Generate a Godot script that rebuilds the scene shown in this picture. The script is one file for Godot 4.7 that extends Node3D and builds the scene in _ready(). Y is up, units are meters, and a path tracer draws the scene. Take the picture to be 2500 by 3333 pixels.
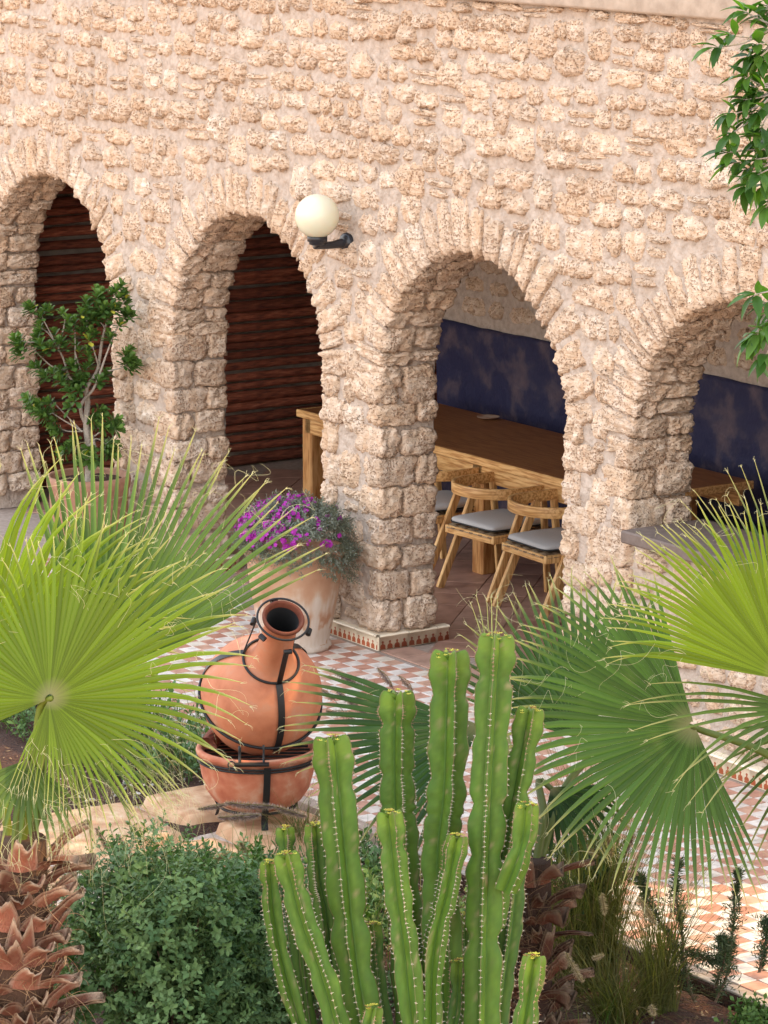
extends Node3D
# A terrace garden before a rubble stone arcade. x runs along the wall to the near right, z out of the wall, y up, metres.

var rng := RandomNumberGenerator.new()
var noise := FastNoiseLite.new()
var taken := {}
var M := {}
const RIGHT := Vector3(0.550, 0.0, -0.835)      # compass of the garden: from the palms towards the wall's end
const EYE := Vector3(16.151, 4.707, 10.599)

class MB:
	var v := PackedVector3Array()
	var c := PackedColorArray()
	var uv := PackedVector2Array()
	var ix := PackedInt32Array()
	var col := Color(1, 1, 1)
	func p(a: Vector3, u := Vector2.ZERO) -> int:
		v.append(a); c.append(col); uv.append(u)
		return v.size() - 1
	func tri(a: int, b: int, d: int) -> void:
		ix.append(a); ix.append(b); ix.append(d)
	func quad(a: int, b: int, d: int, e: int) -> void:
		tri(a, b, d); tri(a, d, e)
	func face(a: Vector3, b: Vector3, d: Vector3, e: Vector3) -> void:
		var n := v.size()
		p(a, Vector2(0, 1)); p(b, Vector2(1, 1)); p(d, Vector2(1, 0)); p(e, Vector2(0, 0))
		quad(n, n + 1, n + 2, n + 3)
	func grid(nu: int, nv: int, at: Callable, wrap := false) -> void:
		var n := v.size()
		for j in nv + 1:
			for i in nu + 1:
				p(at.call(float(i) / nu, float(j) / nv), Vector2(float(i) / nu, float(j) / nv))
		for j in nv:
			for i in nu:
				var a := n + j * (nu + 1) + i
				quad(a, a + 1, a + nu + 2, a + nu + 1)
	func box(b: Basis, o: Vector3, s: Vector3, e := 0.0) -> void:
		# a box with chamfered edges, its faces not shared so that they stay flat
		var h := s * 0.5
		e = minf(e, minf(h.x, minf(h.y, h.z)) * 0.9)
		var q := func(x: float, y: float, z: float) -> Vector3: return o + b * Vector3(x, y, z)
		var i := h - Vector3(e, e, e)
		for k in [-1.0, 1.0]:
			face(q.call(-i.x * k, -i.y, h.z * k), q.call(i.x * k, -i.y, h.z * k), q.call(i.x * k, i.y, h.z * k), q.call(-i.x * k, i.y, h.z * k))
			face(q.call(h.x * k, -i.y, i.z * k), q.call(h.x * k, -i.y, -i.z * k), q.call(h.x * k, i.y, -i.z * k), q.call(h.x * k, i.y, i.z * k))
			face(q.call(-i.x, h.y * k, i.z * k), q.call(i.x, h.y * k, i.z * k), q.call(i.x, h.y * k, -i.z * k), q.call(-i.x, h.y * k, -i.z * k))
		if e <= 0.0: return
		for k in [-1.0, 1.0]:
			for l in [-1.0, 1.0]:
				face(q.call(-i.x, h.y * k, i.z * l), q.call(i.x, h.y * k, i.z * l), q.call(i.x, i.y * k, h.z * l), q.call(-i.x, i.y * k, h.z * l))
				face(q.call(h.x * k, -i.y, i.z * l), q.call(h.x * k, i.y, i.z * l), q.call(i.x * k, i.y, h.z * l), q.call(i.x * k, -i.y, h.z * l))
				face(q.call(h.x * k, i.y * l, -i.z), q.call(h.x * k, i.y * l, i.z), q.call(i.x * k, h.y * l, i.z), q.call(i.x * k, h.y * l, -i.z))
				for m in [-1.0, 1.0]:
					var n := v.size()
					p(q.call(h.x * k, i.y * l, i.z * m)); p(q.call(i.x * k, h.y * l, i.z * m)); p(q.call(i.x * k, i.y * l, h.z * m))
					tri(n, n + 1, n + 2)
	func tube(pts: Array, radii: Array, sides := 6, closed := false) -> void:
		var n := v.size()
		var count := pts.size()
		var t0: Vector3 = (pts[1] - pts[0]).normalized()
		var up := Vector3.UP if absf(t0.y) < 0.9 else Vector3.RIGHT
		var side := t0.cross(up).normalized()
		for k in count:
			var a: Vector3 = pts[k - 1] if k > 0 else (pts[count - 1] if closed else pts[0])
			var b: Vector3 = pts[k + 1] if k < count - 1 else (pts[0] if closed else pts[count - 1])
			var t := (b - a).normalized()
			side = (side - t * side.dot(t)).normalized()
			var w := t.cross(side)
			var r: float = radii[k] if radii.size() > 1 else radii[0]
			for s in sides:
				var f := TAU * s / sides
				p(pts[k] + (side * cos(f) + w * sin(f)) * r, Vector2(float(s) / sides, float(k) / count))
		for k in count if closed else count - 1:
			var l := (k + 1) % count
			for s in sides:
				var u := (s + 1) % sides
				quad(n + k * sides + s, n + k * sides + u, n + l * sides + u, n + l * sides + s)
		if not closed:
			for k in [0, count - 1]:
				var m := p(pts[k])
				for s in sides: tri(m, n + k * sides + s, n + k * sides + (s + 1) % sides)
	func lathe(profile: Array, segs: int, b := Basis(), o := Vector3.ZERO, wob := 0.0) -> void:
		# profile: Vector2(radius, height)
		var n := v.size()
		for k in profile.size():
			for s in segs + 1:
				var f := TAU * s / segs
				var r: float = profile[k].x * (1.0 + wob * sin(f * 2.0 + k * 0.7) + wob * 0.6 * sin(f * 3.0 + 1.0 - k * 0.4))
				p(o + b * Vector3(cos(f) * r, profile[k].y, sin(f) * r), Vector2(float(s) / segs, float(k) / profile.size()))
		for k in profile.size() - 1:
			for s in segs:
				var a := n + k * (segs + 1) + s
				quad(a, a + 1, a + segs + 2, a + segs + 1)
	func add(m: MB, t: Transform3D) -> void:
		var n := v.size()
		for k in m.v.size(): v.append(t * m.v[k])
		c.append_array(m.c); uv.append_array(m.uv)
		for k in m.ix: ix.append(k + n)
	func mesh(flat := false) -> ArrayMesh:
		var st := SurfaceTool.new()
		st.begin(Mesh.PRIMITIVE_TRIANGLES)
		st.set_smooth_group(-1 if flat else 0)
		for k in ix:
			st.set_color(c[k]); st.set_uv(uv[k]); st.add_vertex(v[k])
		st.generate_normals()
		st.index()
		return st.commit()

# ---- names, tags, parts
func numbered(called: String) -> String:
	taken[called] = taken.get(called, -1) + 1
	return called if taken[called] == 0 else "%s_%03d" % [called, taken[called]]

func tag(o: Node3D, label: String, category: String, group := "", kind := "") -> Node3D:
	if label: o.set_meta("label", label)
	if category: o.set_meta("category", category)
	if group: o.set_meta("group", group)
	if kind: o.set_meta("kind", kind)
	return o

func thing(called: String, label: String, category: String, at := Vector3.ZERO, group := "") -> Node3D:
	var o := Node3D.new()
	o.name = numbered(called)
	add_child(o)
	o.position = at
	tag(o, label, category, group)
	return o

func part(called: String, mesh: Mesh, mat: Material, parent: Node3D, t := Transform3D(), kind := "") -> MeshInstance3D:
	var o := MeshInstance3D.new()
	o.name = called if parent != self else numbered(called)
	o.mesh = mesh
	o.material_override = mat
	o.transform = t
	parent.add_child(o, true)
	if kind: o.set_meta("kind", kind)
	return o

func scatter(called: String, mesh: Mesh, mat: Material, parent: Node3D, places: Array, colors: Array, kind := "stuff") -> MultiMeshInstance3D:
	var mm := MultiMesh.new()
	mm.transform_format = MultiMesh.TRANSFORM_3D
	mm.use_colors = true
	mm.mesh = mesh
	mm.instance_count = places.size()
	for k in places.size():
		mm.set_instance_transform(k, places[k])
		mm.set_instance_color(k, colors[k % colors.size()])
	var o := MultiMeshInstance3D.new()
	o.name = called if parent != self else numbered(called)
	o.multimesh = mm
	o.material_override = mat
	parent.add_child(o, true)
	if kind: o.set_meta("kind", kind)
	return o

func rnd(a: float, b: float) -> float: return rng.randf_range(a, b)
func rvec(s := 1.0) -> Vector3: return Vector3(rnd(-s, s), rnd(-s, s), rnd(-s, s))
func n3(p: Vector3, f: float) -> float: return noise.get_noise_3d(p.x * f, p.y * f, p.z * f)
func lin(r: int, g: int, b: int) -> Color: return Color8(r, g, b).srgb_to_linear()
func basis_along(y: Vector3, z: Vector3) -> Basis:
	y = y.normalized()
	z = (z - y * z.dot(y)).normalized()
	return Basis(y.cross(z), y, z)
func curve(pts: Array, n: int) -> Array:
	# a smooth line through the points
	var out := []
	var m := pts.size()
	for k in n + 1:
		var f := float(k) / n * (m - 1)
		var i := mini(int(f), m - 2)
		var t := f - i
		var a: Vector3 = pts[maxi(i - 1, 0)]
		var b: Vector3 = pts[i]
		var c: Vector3 = pts[i + 1]
		var d: Vector3 = pts[mini(i + 2, m - 1)]
		out.append(b.cubic_interpolate(c, a, d, t))
	return out

# ---- materials
func noise_tex(freq: float, ramp: Array, size := 512, octaves := 5, seed_ := 1, kind := FastNoiseLite.TYPE_SIMPLEX_SMOOTH, warp := 0.0) -> NoiseTexture2D:
	var n := FastNoiseLite.new()
	n.noise_type = kind
	n.frequency = freq
	n.seed = seed_
	n.fractal_octaves = octaves
	n.fractal_gain = 0.55
	if warp > 0.0:
		n.domain_warp_enabled = true
		n.domain_warp_amplitude = warp
		n.domain_warp_frequency = freq * 1.5
	var t := NoiseTexture2D.new()
	t.width = size; t.height = size
	t.seamless = true
	t.noise = n
	var g := Gradient.new()
	g.offsets = PackedFloat32Array(); g.colors = PackedColorArray()
	var offs := PackedFloat32Array()
	var cols := PackedColorArray()
	for k in range(0, ramp.size(), 2):
		offs.append(ramp[k]); cols.append(ramp[k + 1])
	g.offsets = offs; g.colors = cols
	t.color_ramp = g
	return t

func grey(x: float) -> Color: return Color(x, x, x)

func mat(called: String, color: Color, rough := 0.8, tex: Texture2D = null, size_m := 1.0, height: Texture2D = null, relief := 0.3, local := false) -> StandardMaterial3D:
	var m := StandardMaterial3D.new()
	m.resource_name = called
	m.albedo_color = color.linear_to_srgb()
	m.roughness = rough
	m.cull_mode = BaseMaterial3D.CULL_DISABLED
	if tex:
		m.albedo_texture = tex
	if height:
		m.heightmap_enabled = true
		m.heightmap_texture = height
		m.heightmap_scale = relief
	if tex or height:
		m.uv1_triplanar = true
		m.uv1_world_triplanar = not local
		m.uv1_scale = Vector3.ONE / size_m
		m.uv1_triplanar_sharpness = 4.0
	M[called] = m
	return m

func leafy(called: String, rough := 0.5, through := Color(0.85, 0.95, 0.5)) -> StandardMaterial3D:
	var m := StandardMaterial3D.new()
	m.resource_name = called
	m.vertex_color_use_as_albedo = true
	m.roughness = rough
	m.metallic_specular = 0.35
	m.cull_mode = BaseMaterial3D.CULL_DISABLED
	m.backlight_enabled = true
	m.backlight = through
	M[called] = m
	return m

func make_materials() -> void:
	var maps := limestone_maps()
	var pit_t: Texture2D = maps[0]
	var pit_h: Texture2D = maps[1]
	var mortar_t := noise_tex(0.012, [0.0, Color8(200, 196, 192), 0.5, Color8(226, 224, 221), 1.0, Color8(246, 245, 243)], 1024, 7, 3)
	var mortar_h := noise_tex(0.02, [0.0, grey(0), 1.0, grey(1)], 512, 6, 4)
	var tints := [Color(0.74, 0.62, 0.52), Color(0.77, 0.655, 0.555), Color(0.74, 0.605, 0.49), Color(0.76, 0.65, 0.56), Color(0.69, 0.58, 0.49), Color(0.79, 0.705, 0.63)]
	for k in tints.size():
		mat("limestone_%d" % k, tints[k], 0.92, pit_t, 0.72, pit_h, 2.0)
	mat("mortar", Color(0.60, 0.495, 0.42), 0.95, mortar_t, 0.9, mortar_h, 1.6)
	mat("plaster", Color(0.58, 0.48, 0.40), 0.9, mortar_t, 1.7, mortar_h, 0.5)
	# painted dado
	var paint_t := noise_tex(0.006, [0.0, Color8(34, 36, 78), 0.4, Color8(42, 41, 80), 0.52, Color8(54, 50, 82), 0.66, Color8(84, 72, 90), 1.0, Color8(116, 96, 104)], 1024, 6, 21, FastNoiseLite.TYPE_SIMPLEX_SMOOTH, 25.0)
	mat("blue_paint", Color(0.72, 0.74, 0.76), 0.75, paint_t, 2.2, mortar_h, 1.6)
	# timber
	var grain := noise_tex(0.01, [0.0, Color8(170, 120, 72), 0.45, Color8(216, 174, 122), 0.55, Color8(230, 192, 142), 1.0, Color8(242, 212, 168)], 512, 5, 31)
	for k in 3:
		var w := mat("honey_wood_%d" % k, [Color(0.88, 0.77, 0.58), Color(0.92, 0.83, 0.66), Color(0.72, 0.55, 0.38)][k], 0.5, grain, 1.0, null, 0.0, true)
		w.uv1_scale = [Vector3(0.8, 9.0, 9.0), Vector3(9.0, 0.8, 9.0), Vector3(5.0, 0.7, 5.0)][k]
	var dark := mat("shade_toned_top_wood", Color(0.33, 0.19, 0.10), 0.55, grain, 1.0, null, 0.0, true)  # same timber as the rest; shade on the top is put into this colour
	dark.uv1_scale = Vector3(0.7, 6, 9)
	var pole_t := noise_tex(0.012, [0.0, Color8(90, 46, 34), 0.4, Color8(160, 92, 68), 0.7, Color8(190, 116, 88), 1.0, Color8(216, 150, 120)], 512, 5, 41)
	for k in 3:
		var w := mat("pole_wood_%d" % k, [Color(0.62, 0.54, 0.48), Color(0.44, 0.37, 0.33), Color(0.74, 0.66, 0.60)][k], 0.8, pole_t, 1.0, pole_t, 1.0, true)
		w.uv1_scale = Vector3(8, 8, 1.1)
	mat("webbing", Color(0.42, 0.30, 0.18), 0.8)
	mat("webbing_dark", Color(0.22, 0.14, 0.08), 0.8)
	var weave := noise_tex(0.25, [0.0, Color8(200, 200, 200), 1.0, Color8(255, 255, 255)], 256, 2, 5)
	mat("cushion_cloth", Color(0.62, 0.60, 0.59), 0.95, weave, 0.1, weave, 0.05)
	mat("black_piping", Color(0.02, 0.02, 0.02), 0.7)
	# clay
	var clay_t := noise_tex(0.006, [0.0, Color8(190, 116, 82), 0.35, Color8(222, 148, 108), 0.6, Color8(234, 162, 122), 0.75, Color8(226, 168, 134), 1.0, Color8(246, 206, 178)], 1024, 7, 51)
	mat("terracotta", Color(0.56, 0.47, 0.43), 0.72, clay_t, 1.2, mortar_h, 0.12)
	var worn_t := noise_tex(0.006, [0.0, Color8(176, 96, 70), 0.42, Color8(206, 130, 98), 0.6, Color8(214, 148, 116), 0.74, Color8(220, 172, 144), 1.0, Color8(232, 204, 182)], 1024, 7, 57)
	mat("worn_terracotta", Color(0.62, 0.55, 0.52), 0.85, worn_t, 1.0, mortar_h, 0.2)
	var lime_t := noise_tex(0.007, [0.0, Color8(196, 140, 112), 0.3, Color8(208, 164, 138), 0.5, Color8(218, 192, 170), 0.7, Color8(226, 208, 190), 1.0, Color8(234, 222, 208)], 1024, 7, 61)
	mat("limed_clay", Color(0.66, 0.6, 0.56), 0.9, lime_t, 0.8, mortar_h, 0.3)
	M.pot_wash = worn_limewash()
	mat("pot_clay", Color(0.42, 0.22, 0.14), 0.85, mortar_t, 0.7)
	mat("sooty_clay", Color(0.16, 0.085, 0.06), 0.85, clay_t, 0.5)
	mat("soot", Color(0.006, 0.006, 0.007), 0.9)
	mat("black_iron", Color(0.018, 0.018, 0.02), 0.5, null, 1.0, mortar_h, 0.06)
	M.black_iron.metallic = 0.5
	# paving
	var tile_t := noise_tex(0.01, [0.0, Color8(196, 190, 186), 0.5, Color8(232, 228, 224), 1.0, Color8(250, 248, 246)], 512, 6, 71)
	for k in 4:
		mat("red_tile_%d" % k, [Color(0.55, 0.28, 0.20), Color(0.60, 0.325, 0.24), Color(0.51, 0.24, 0.165), Color(0.62, 0.37, 0.27)][k], 0.5, tile_t, 0.5)
		mat("white_tile_%d" % k, [Color(0.80, 0.74, 0.69), Color(0.84, 0.79, 0.74), Color(0.76, 0.70, 0.65), Color(0.78, 0.70, 0.60)][k], 0.45, tile_t, 0.5)
		mat("floor_tile_%d" % k, [Color(0.46, 0.27, 0.205), Color(0.50, 0.30, 0.23), Color(0.43, 0.245, 0.185), Color(0.52, 0.325, 0.25)][k], 0.45, tile_t, 0.9)
	mat("grout", Color(0.46, 0.36, 0.30), 0.95, mortar_t, 0.6)
	var flag_t := noise_tex(0.008, [0.0, Color8(190, 150, 118), 0.45, Color8(226, 192, 158), 0.7, Color8(238, 214, 186), 1.0, Color8(246, 232, 212)], 1024, 7, 81)
	mat("flagstone", Color(0.62, 0.52, 0.44), 0.9, flag_t, 1.1, flag_t, 1.2)
	var soil_t := noise_tex(0.03, [0.0, Color8(60, 36, 24), 0.45, Color8(116, 76, 54), 0.7, Color8(150, 104, 78), 1.0, Color8(214, 184, 160)], 1024, 6, 91)
	mat("soil", Color(0.24, 0.19, 0.17), 0.98, soil_t, 0.6, soil_t, 2.0)
	mat("earth", Color(0.64, 0.56, 0.48), 0.98, flag_t, 3.0, soil_t, 2.0)
	mat("pebble", Color(0.72, 0.69, 0.66), 0.8)
	mat("concrete", Color(0.42, 0.37, 0.33), 0.9, mortar_t, 0.7, mortar_h, 0.3)
	mat("slate", Color(0.19, 0.14, 0.12), 0.7, mortar_t, 0.8, mortar_h, 0.2)
	mat("globe_glass", Color(0.66, 0.635, 0.48), 0.25)
	M.globe_glass.subsurf_scatter_enabled = true
	M.globe_glass.subsurf_scatter_strength = 0.3
	mat("black_plastic", Color(0.012, 0.013, 0.018), 0.35)
	# plants
	leafy("palm_leaf", 0.42)
	leafy("bush_leaf", 0.5, Color(0.6, 0.7, 0.35))
	leafy("grass_blade", 0.55)
	leafy("petal", 0.6, Color(0.8, 0.7, 0.8))
	var bark_h := noise_tex(0.02, [0.0, grey(0), 1.0, grey(1)], 512, 6, 5)
	var cactus := leafy("cactus_skin", 0.6, Color(0.12, 0.14, 0.05))
	cactus.backlight_enabled = false
	cactus.subsurf_scatter_enabled = true
	cactus.subsurf_scatter_strength = 0.05
	var husk := leafy("husk", 0.85, Color(0.4, 0.3, 0.2))
	husk.heightmap_enabled = true
	husk.heightmap_texture = bark_h
	husk.heightmap_scale = 0.8
	husk.uv1_triplanar = true
	husk.uv1_world_triplanar = true
	husk.uv1_scale = Vector3(14, 3.5, 14)
	leafy("dry_fibre", 0.8, Color(0.6, 0.5, 0.3))
	mat("pale_bark", Color(0.42, 0.36, 0.30), 0.9, mortar_t, 0.2, bark_h, 0.4)
	mat("brown_bark", Color(0.16, 0.10, 0.065), 0.9, mortar_t, 0.2, bark_h, 0.5)
	mat("spine", Color(0.72, 0.64, 0.48), 0.7)
	M.baseboard_print = printed_baseboard()

func limestone_maps() -> Array:
	# shelly limestone: flaky beds, with clusters of brown pits in some places and smooth faces in others
	var w := 640
	var col := Image.create(w, w, false, Image.FORMAT_RGB8)
	var hgt := Image.create(w, w, false, Image.FORMAT_RGB8)
	var a := FastNoiseLite.new()
	a.seed = 3; a.frequency = 0.012; a.fractal_octaves = 5
	var b := FastNoiseLite.new()
	b.seed = 9; b.frequency = 0.055; b.fractal_octaves = 4; b.fractal_gain = 0.6
	var c := FastNoiseLite.new()
	c.seed = 17; c.frequency = 0.006; c.fractal_octaves = 2
	for y in w:
		var v := absf(y - w * 0.5)
		for x in w:
			var u := absf(x - w * 0.5)                              # mirrored, so that it repeats without a seam
			var big := a.get_noise_2d(u, v)
			var bed := a.get_noise_2d(u * 1.2 + 700.0, v * 3.4)
			var fine := b.get_noise_2d(u, v)
			var where := smoothstep(-0.22, 0.22, c.get_noise_2d(u, v))
			var pit := smoothstep(lerpf(0.34, 0.12, where), lerpf(0.52, 0.34, where), fine + 0.25 * bed)
			var crack := smoothstep(0.035, 0.0, absf(bed + 0.15 * fine)) * 0.6
			var h := clampf(0.62 + 0.34 * big + 0.22 * bed + 0.10 * fine - 0.42 * pit - 0.18 * crack, 0.0, 1.0)
			var tone := Color8(214, 198, 180).lerp(Color8(250, 244, 236), clampf(0.5 + 0.9 * big + 0.4 * fine, 0.0, 1.0))
			tone = tone.lerp(Color8(230, 202, 174), 0.35 * smoothstep(0.1, 0.4, c.get_noise_2d(u * 1.7 + 90.0, v * 1.7)))
			tone = tone.lerp(Color8(168, 128, 100), 0.55 * pit + 0.28 * crack)
			col.set_pixel(x, y, tone)
			hgt.set_pixel(x, y, Color(h, h, h))
	return [ImageTexture.create_from_image(col), ImageTexture.create_from_image(hgt)]

func worn_limewash() -> StandardMaterial3D:
	# whitewash worn off the upper part of a clay pot, in streaks and flakes
	var im := Image.create(256, 256, false, Image.FORMAT_RGB8)
	var n := FastNoiseLite.new()
	n.frequency = 0.02
	n.fractal_octaves = 6
	for y in 256:
		for x in 256:
			var f := absf(x - 128.0)                                     # mirrored, so that it closes round the pot
			var a := n.get_noise_2d(f * 1.2, y * 1.6)
			var b := n.get_noise_2d(f * 5.0 + 300.0, y * 1.2)
			var v := y / 256.0
			var wash := smoothstep(-0.06, 0.06, 0.42 - v + a * 0.12 + b * 0.05 - 0.06) * smoothstep(-0.42, -0.25, a + b * 0.4)
			var clay := Color8(196, 150, 120).lerp(Color8(216, 180, 150), 0.5 + a)
			var lime := Color8(214, 196, 180).lerp(Color8(228, 216, 204), 0.5 + b)
			im.set_pixel(x, y, clay.lerp(lime, wash))
	var m := StandardMaterial3D.new()
	m.albedo_texture = ImageTexture.create_from_image(im)
	m.albedo_color = Color(0.86, 0.84, 0.82)
	m.roughness = 0.9
	m.cull_mode = BaseMaterial3D.CULL_DISABLED
	return m

func printed_baseboard() -> StandardMaterial3D:
	# glazed skirting: a row of terracotta finials along the foot of a cream tile
	var w := 256
	var h := 128
	var im := Image.create(w, h, false, Image.FORMAT_RGB8)
	var n := FastNoiseLite.new()
	n.frequency = 0.03
	for y in h:
		for x in w:
			var k := 0.5 + 0.5 * n.get_noise_2d(x, y)
			var cream := Color8(226, 206, 176).lerp(Color8(240, 226, 202), k)
			var u := absf(fposmod(x / float(w) * 4.0, 1.0) - 0.5)       # four to a tile
			var t := 1.0 - y / float(h)                                   # height on the tile
			var half := 0.0
			if t > 0.08 and t < 0.16: half = 0.40
			elif t >= 0.16 and t < 0.46:
				half = 0.12 + 0.25 * sqrt(maxf(0.0, 1.0 - pow((t - 0.27) / 0.19, 2.0)))
			elif t >= 0.46 and t < 0.58: half = 0.10
			elif t >= 0.58 and t < 0.64: half = 0.17
			elif t >= 0.64 and t < 0.72: half = 0.17 * (0.72 - t) / 0.08
			im.set_pixel(x, y, Color8(168, 82, 52).lerp(Color8(196, 112, 74), k) if u < half else cream)
	var m := StandardMaterial3D.new()
	m.albedo_texture = ImageTexture.create_from_image(im)
	m.roughness = 0.35
	m.cull_mode = BaseMaterial3D.CULL_DISABLED
	return m

# ---- masonry
const ARCHES := [[-3.98, 0.88], [-1.47, 0.86], [0.88, 0.875], [3.20, 0.875]]
const SPRING := 1.51
const SKIN := -0.030            # the mortar's face; stones stand proud of it
const BACK := -0.40
const WALL_TOP := 3.74
var stones := []                # {mesh, mat, t, size}

var dome_meshes := []
var block_meshes := []

func make_stone_shapes() -> void:
	for k in 16:
		var off := Vector3(k * 17.3, k * 5.1, 3.0)
		var m := MB.new()
		var rx := rnd(0.35, 0.8)
		var ex := rnd(2.2, 4.2)
		var tilt := Vector2(rnd(-0.3, 0.3), rnd(-0.35, 0.2))
		var cj := []
		for q in 4: cj.append(Vector2(rnd(-0.10, 0.04), rnd(-0.15, 0.04)))
		m.grid(18, 13, func(a: float, b: float) -> Vector3:
			var s := a * 2.0 - 1.0
			var t := b * 2.0 - 1.0
			var x := s * sqrt(1.0 - 0.5 * rx * t * t) * 0.5
			var y := t * sqrt(1.0 - 0.5 * rx * s * s) * 0.5
			# no two corners alike
			var w: Vector2 = cj[0] * (1 - a) * (1 - b) + cj[1] * a * (1 - b) + cj[2] * a * b + cj[3] * (1 - a) * b
			x += w.x * s
			y += w.y * t
			var e := Vector3(x * 2.6, y * 1.5, 0.0) + off
			x += (0.07 * n3(e + Vector3(0, 0, 9), 60.0) + 0.05 * n3(e, 200.0)) * (0.4 + absf(s))
			y += (0.14 * n3(e + Vector3(0, 9, 0), 60.0) + 0.09 * n3(e + Vector3(0, 9, 0), 190.0)) * (0.4 + absf(t))
			var z := pow(maxf(0.0, (1.0 - pow(absf(s), ex)) * (1.0 - pow(absf(t), ex))), 0.7)
			z *= 0.80 + tilt.x * s + tilt.y * t
			z += (0.40 * n3(e, 55.0) - 0.55 * absf(n3(e + Vector3(3, 3, 3), 75.0)) + 0.30 * n3(e, 170.0) + 0.12) * clampf(z * 1.6, 0.0, 1.0)
			return Vector3(x, y, z - (0.25 if z <= 0.001 else 0.0)))
		dome_meshes.append(m)
	for k in 12:
		var off := Vector3(k * 11.7, 40.0 + k * 3.3, 8.0)
		var m := MB.new()
		var n := 9
		for f in 6:
			m.grid(n, n, func(a: float, b: float) -> Vector3:
				var s := a * 2.0 - 1.0
				var t := b * 2.0 - 1.0
				var q: Vector3 = [Vector3(s, t, 1), Vector3(-s, t, -1), Vector3(1, t, -s), Vector3(-1, t, s), Vector3(s, 1, -t), Vector3(s, -1, t)][f]
				# rounded block
				var l := pow(pow(absf(q.x), 9.0) + pow(absf(q.y), 9.0) + pow(absf(q.z), 9.0), 1.0 / 9.0)
				var p := q / l * 0.5
				var e := Vector3(p.x * 1.7, p.y, p.z * 1.7) + off
				p *= 1.0 + 0.20 * n3(e, 60.0) - 0.20 * absf(n3(e + Vector3(3, 3, 3), 90.0)) + 0.13 * n3(e, 160.0) + 0.08 * n3(e, 330.0)
				return p)
		block_meshes.append(m)

func lay_dome(o: Vector3, right: Vector3, up: Vector3, out: Vector3, w: float, h: float, d: float, list: Array) -> void:
	var roll := rnd(-0.05, 0.05)
	var r := right.rotated(out, roll)
	var u := up.rotated(out, roll)
	var flip := 1.0 if rng.randf() < 0.5 else -1.0
	list.append({"mb": dome_meshes[rng.randi() % dome_meshes.size()], "t": Transform3D(Basis(r * w * flip, u * h, out * d), o), "m": pick_tint(), "a": w * h})

func lay_block(o: Vector3, x: Vector3, y: Vector3, z: Vector3, s: Vector3, list: Array) -> void:
	list.append({"mb": block_meshes[rng.randi() % block_meshes.size()], "t": Transform3D(Basis(x * s.x, y * s.y, z * s.z), o), "m": pick_tint(), "a": s.x * s.y * 1.3})

func pick_tint() -> int:
	return [0, 0, 0, 1, 1, 1, 2, 2, 3, 3, 4, 4, 0, 1, 5][rng.randi() % 15]

func ring_width(_k: int) -> float: return 0.27

func blocked(x: float, y: float, grow: float) -> bool:
	# inside an opening or the ring of voussoirs over it, or a quoin
	for k in ARCHES.size():
		var xc: float = ARCHES[k][0]
		var r: float = ARCHES[k][1]
		var dx := absf(x - xc)
		if y < SPRING:
			if dx < r + 0.18: return true
		elif Vector2(x - xc, y - SPRING).length() < r + ring_width(k) - 0.02 + rnd(-0.03, 0.02): return true
	return false

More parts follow.
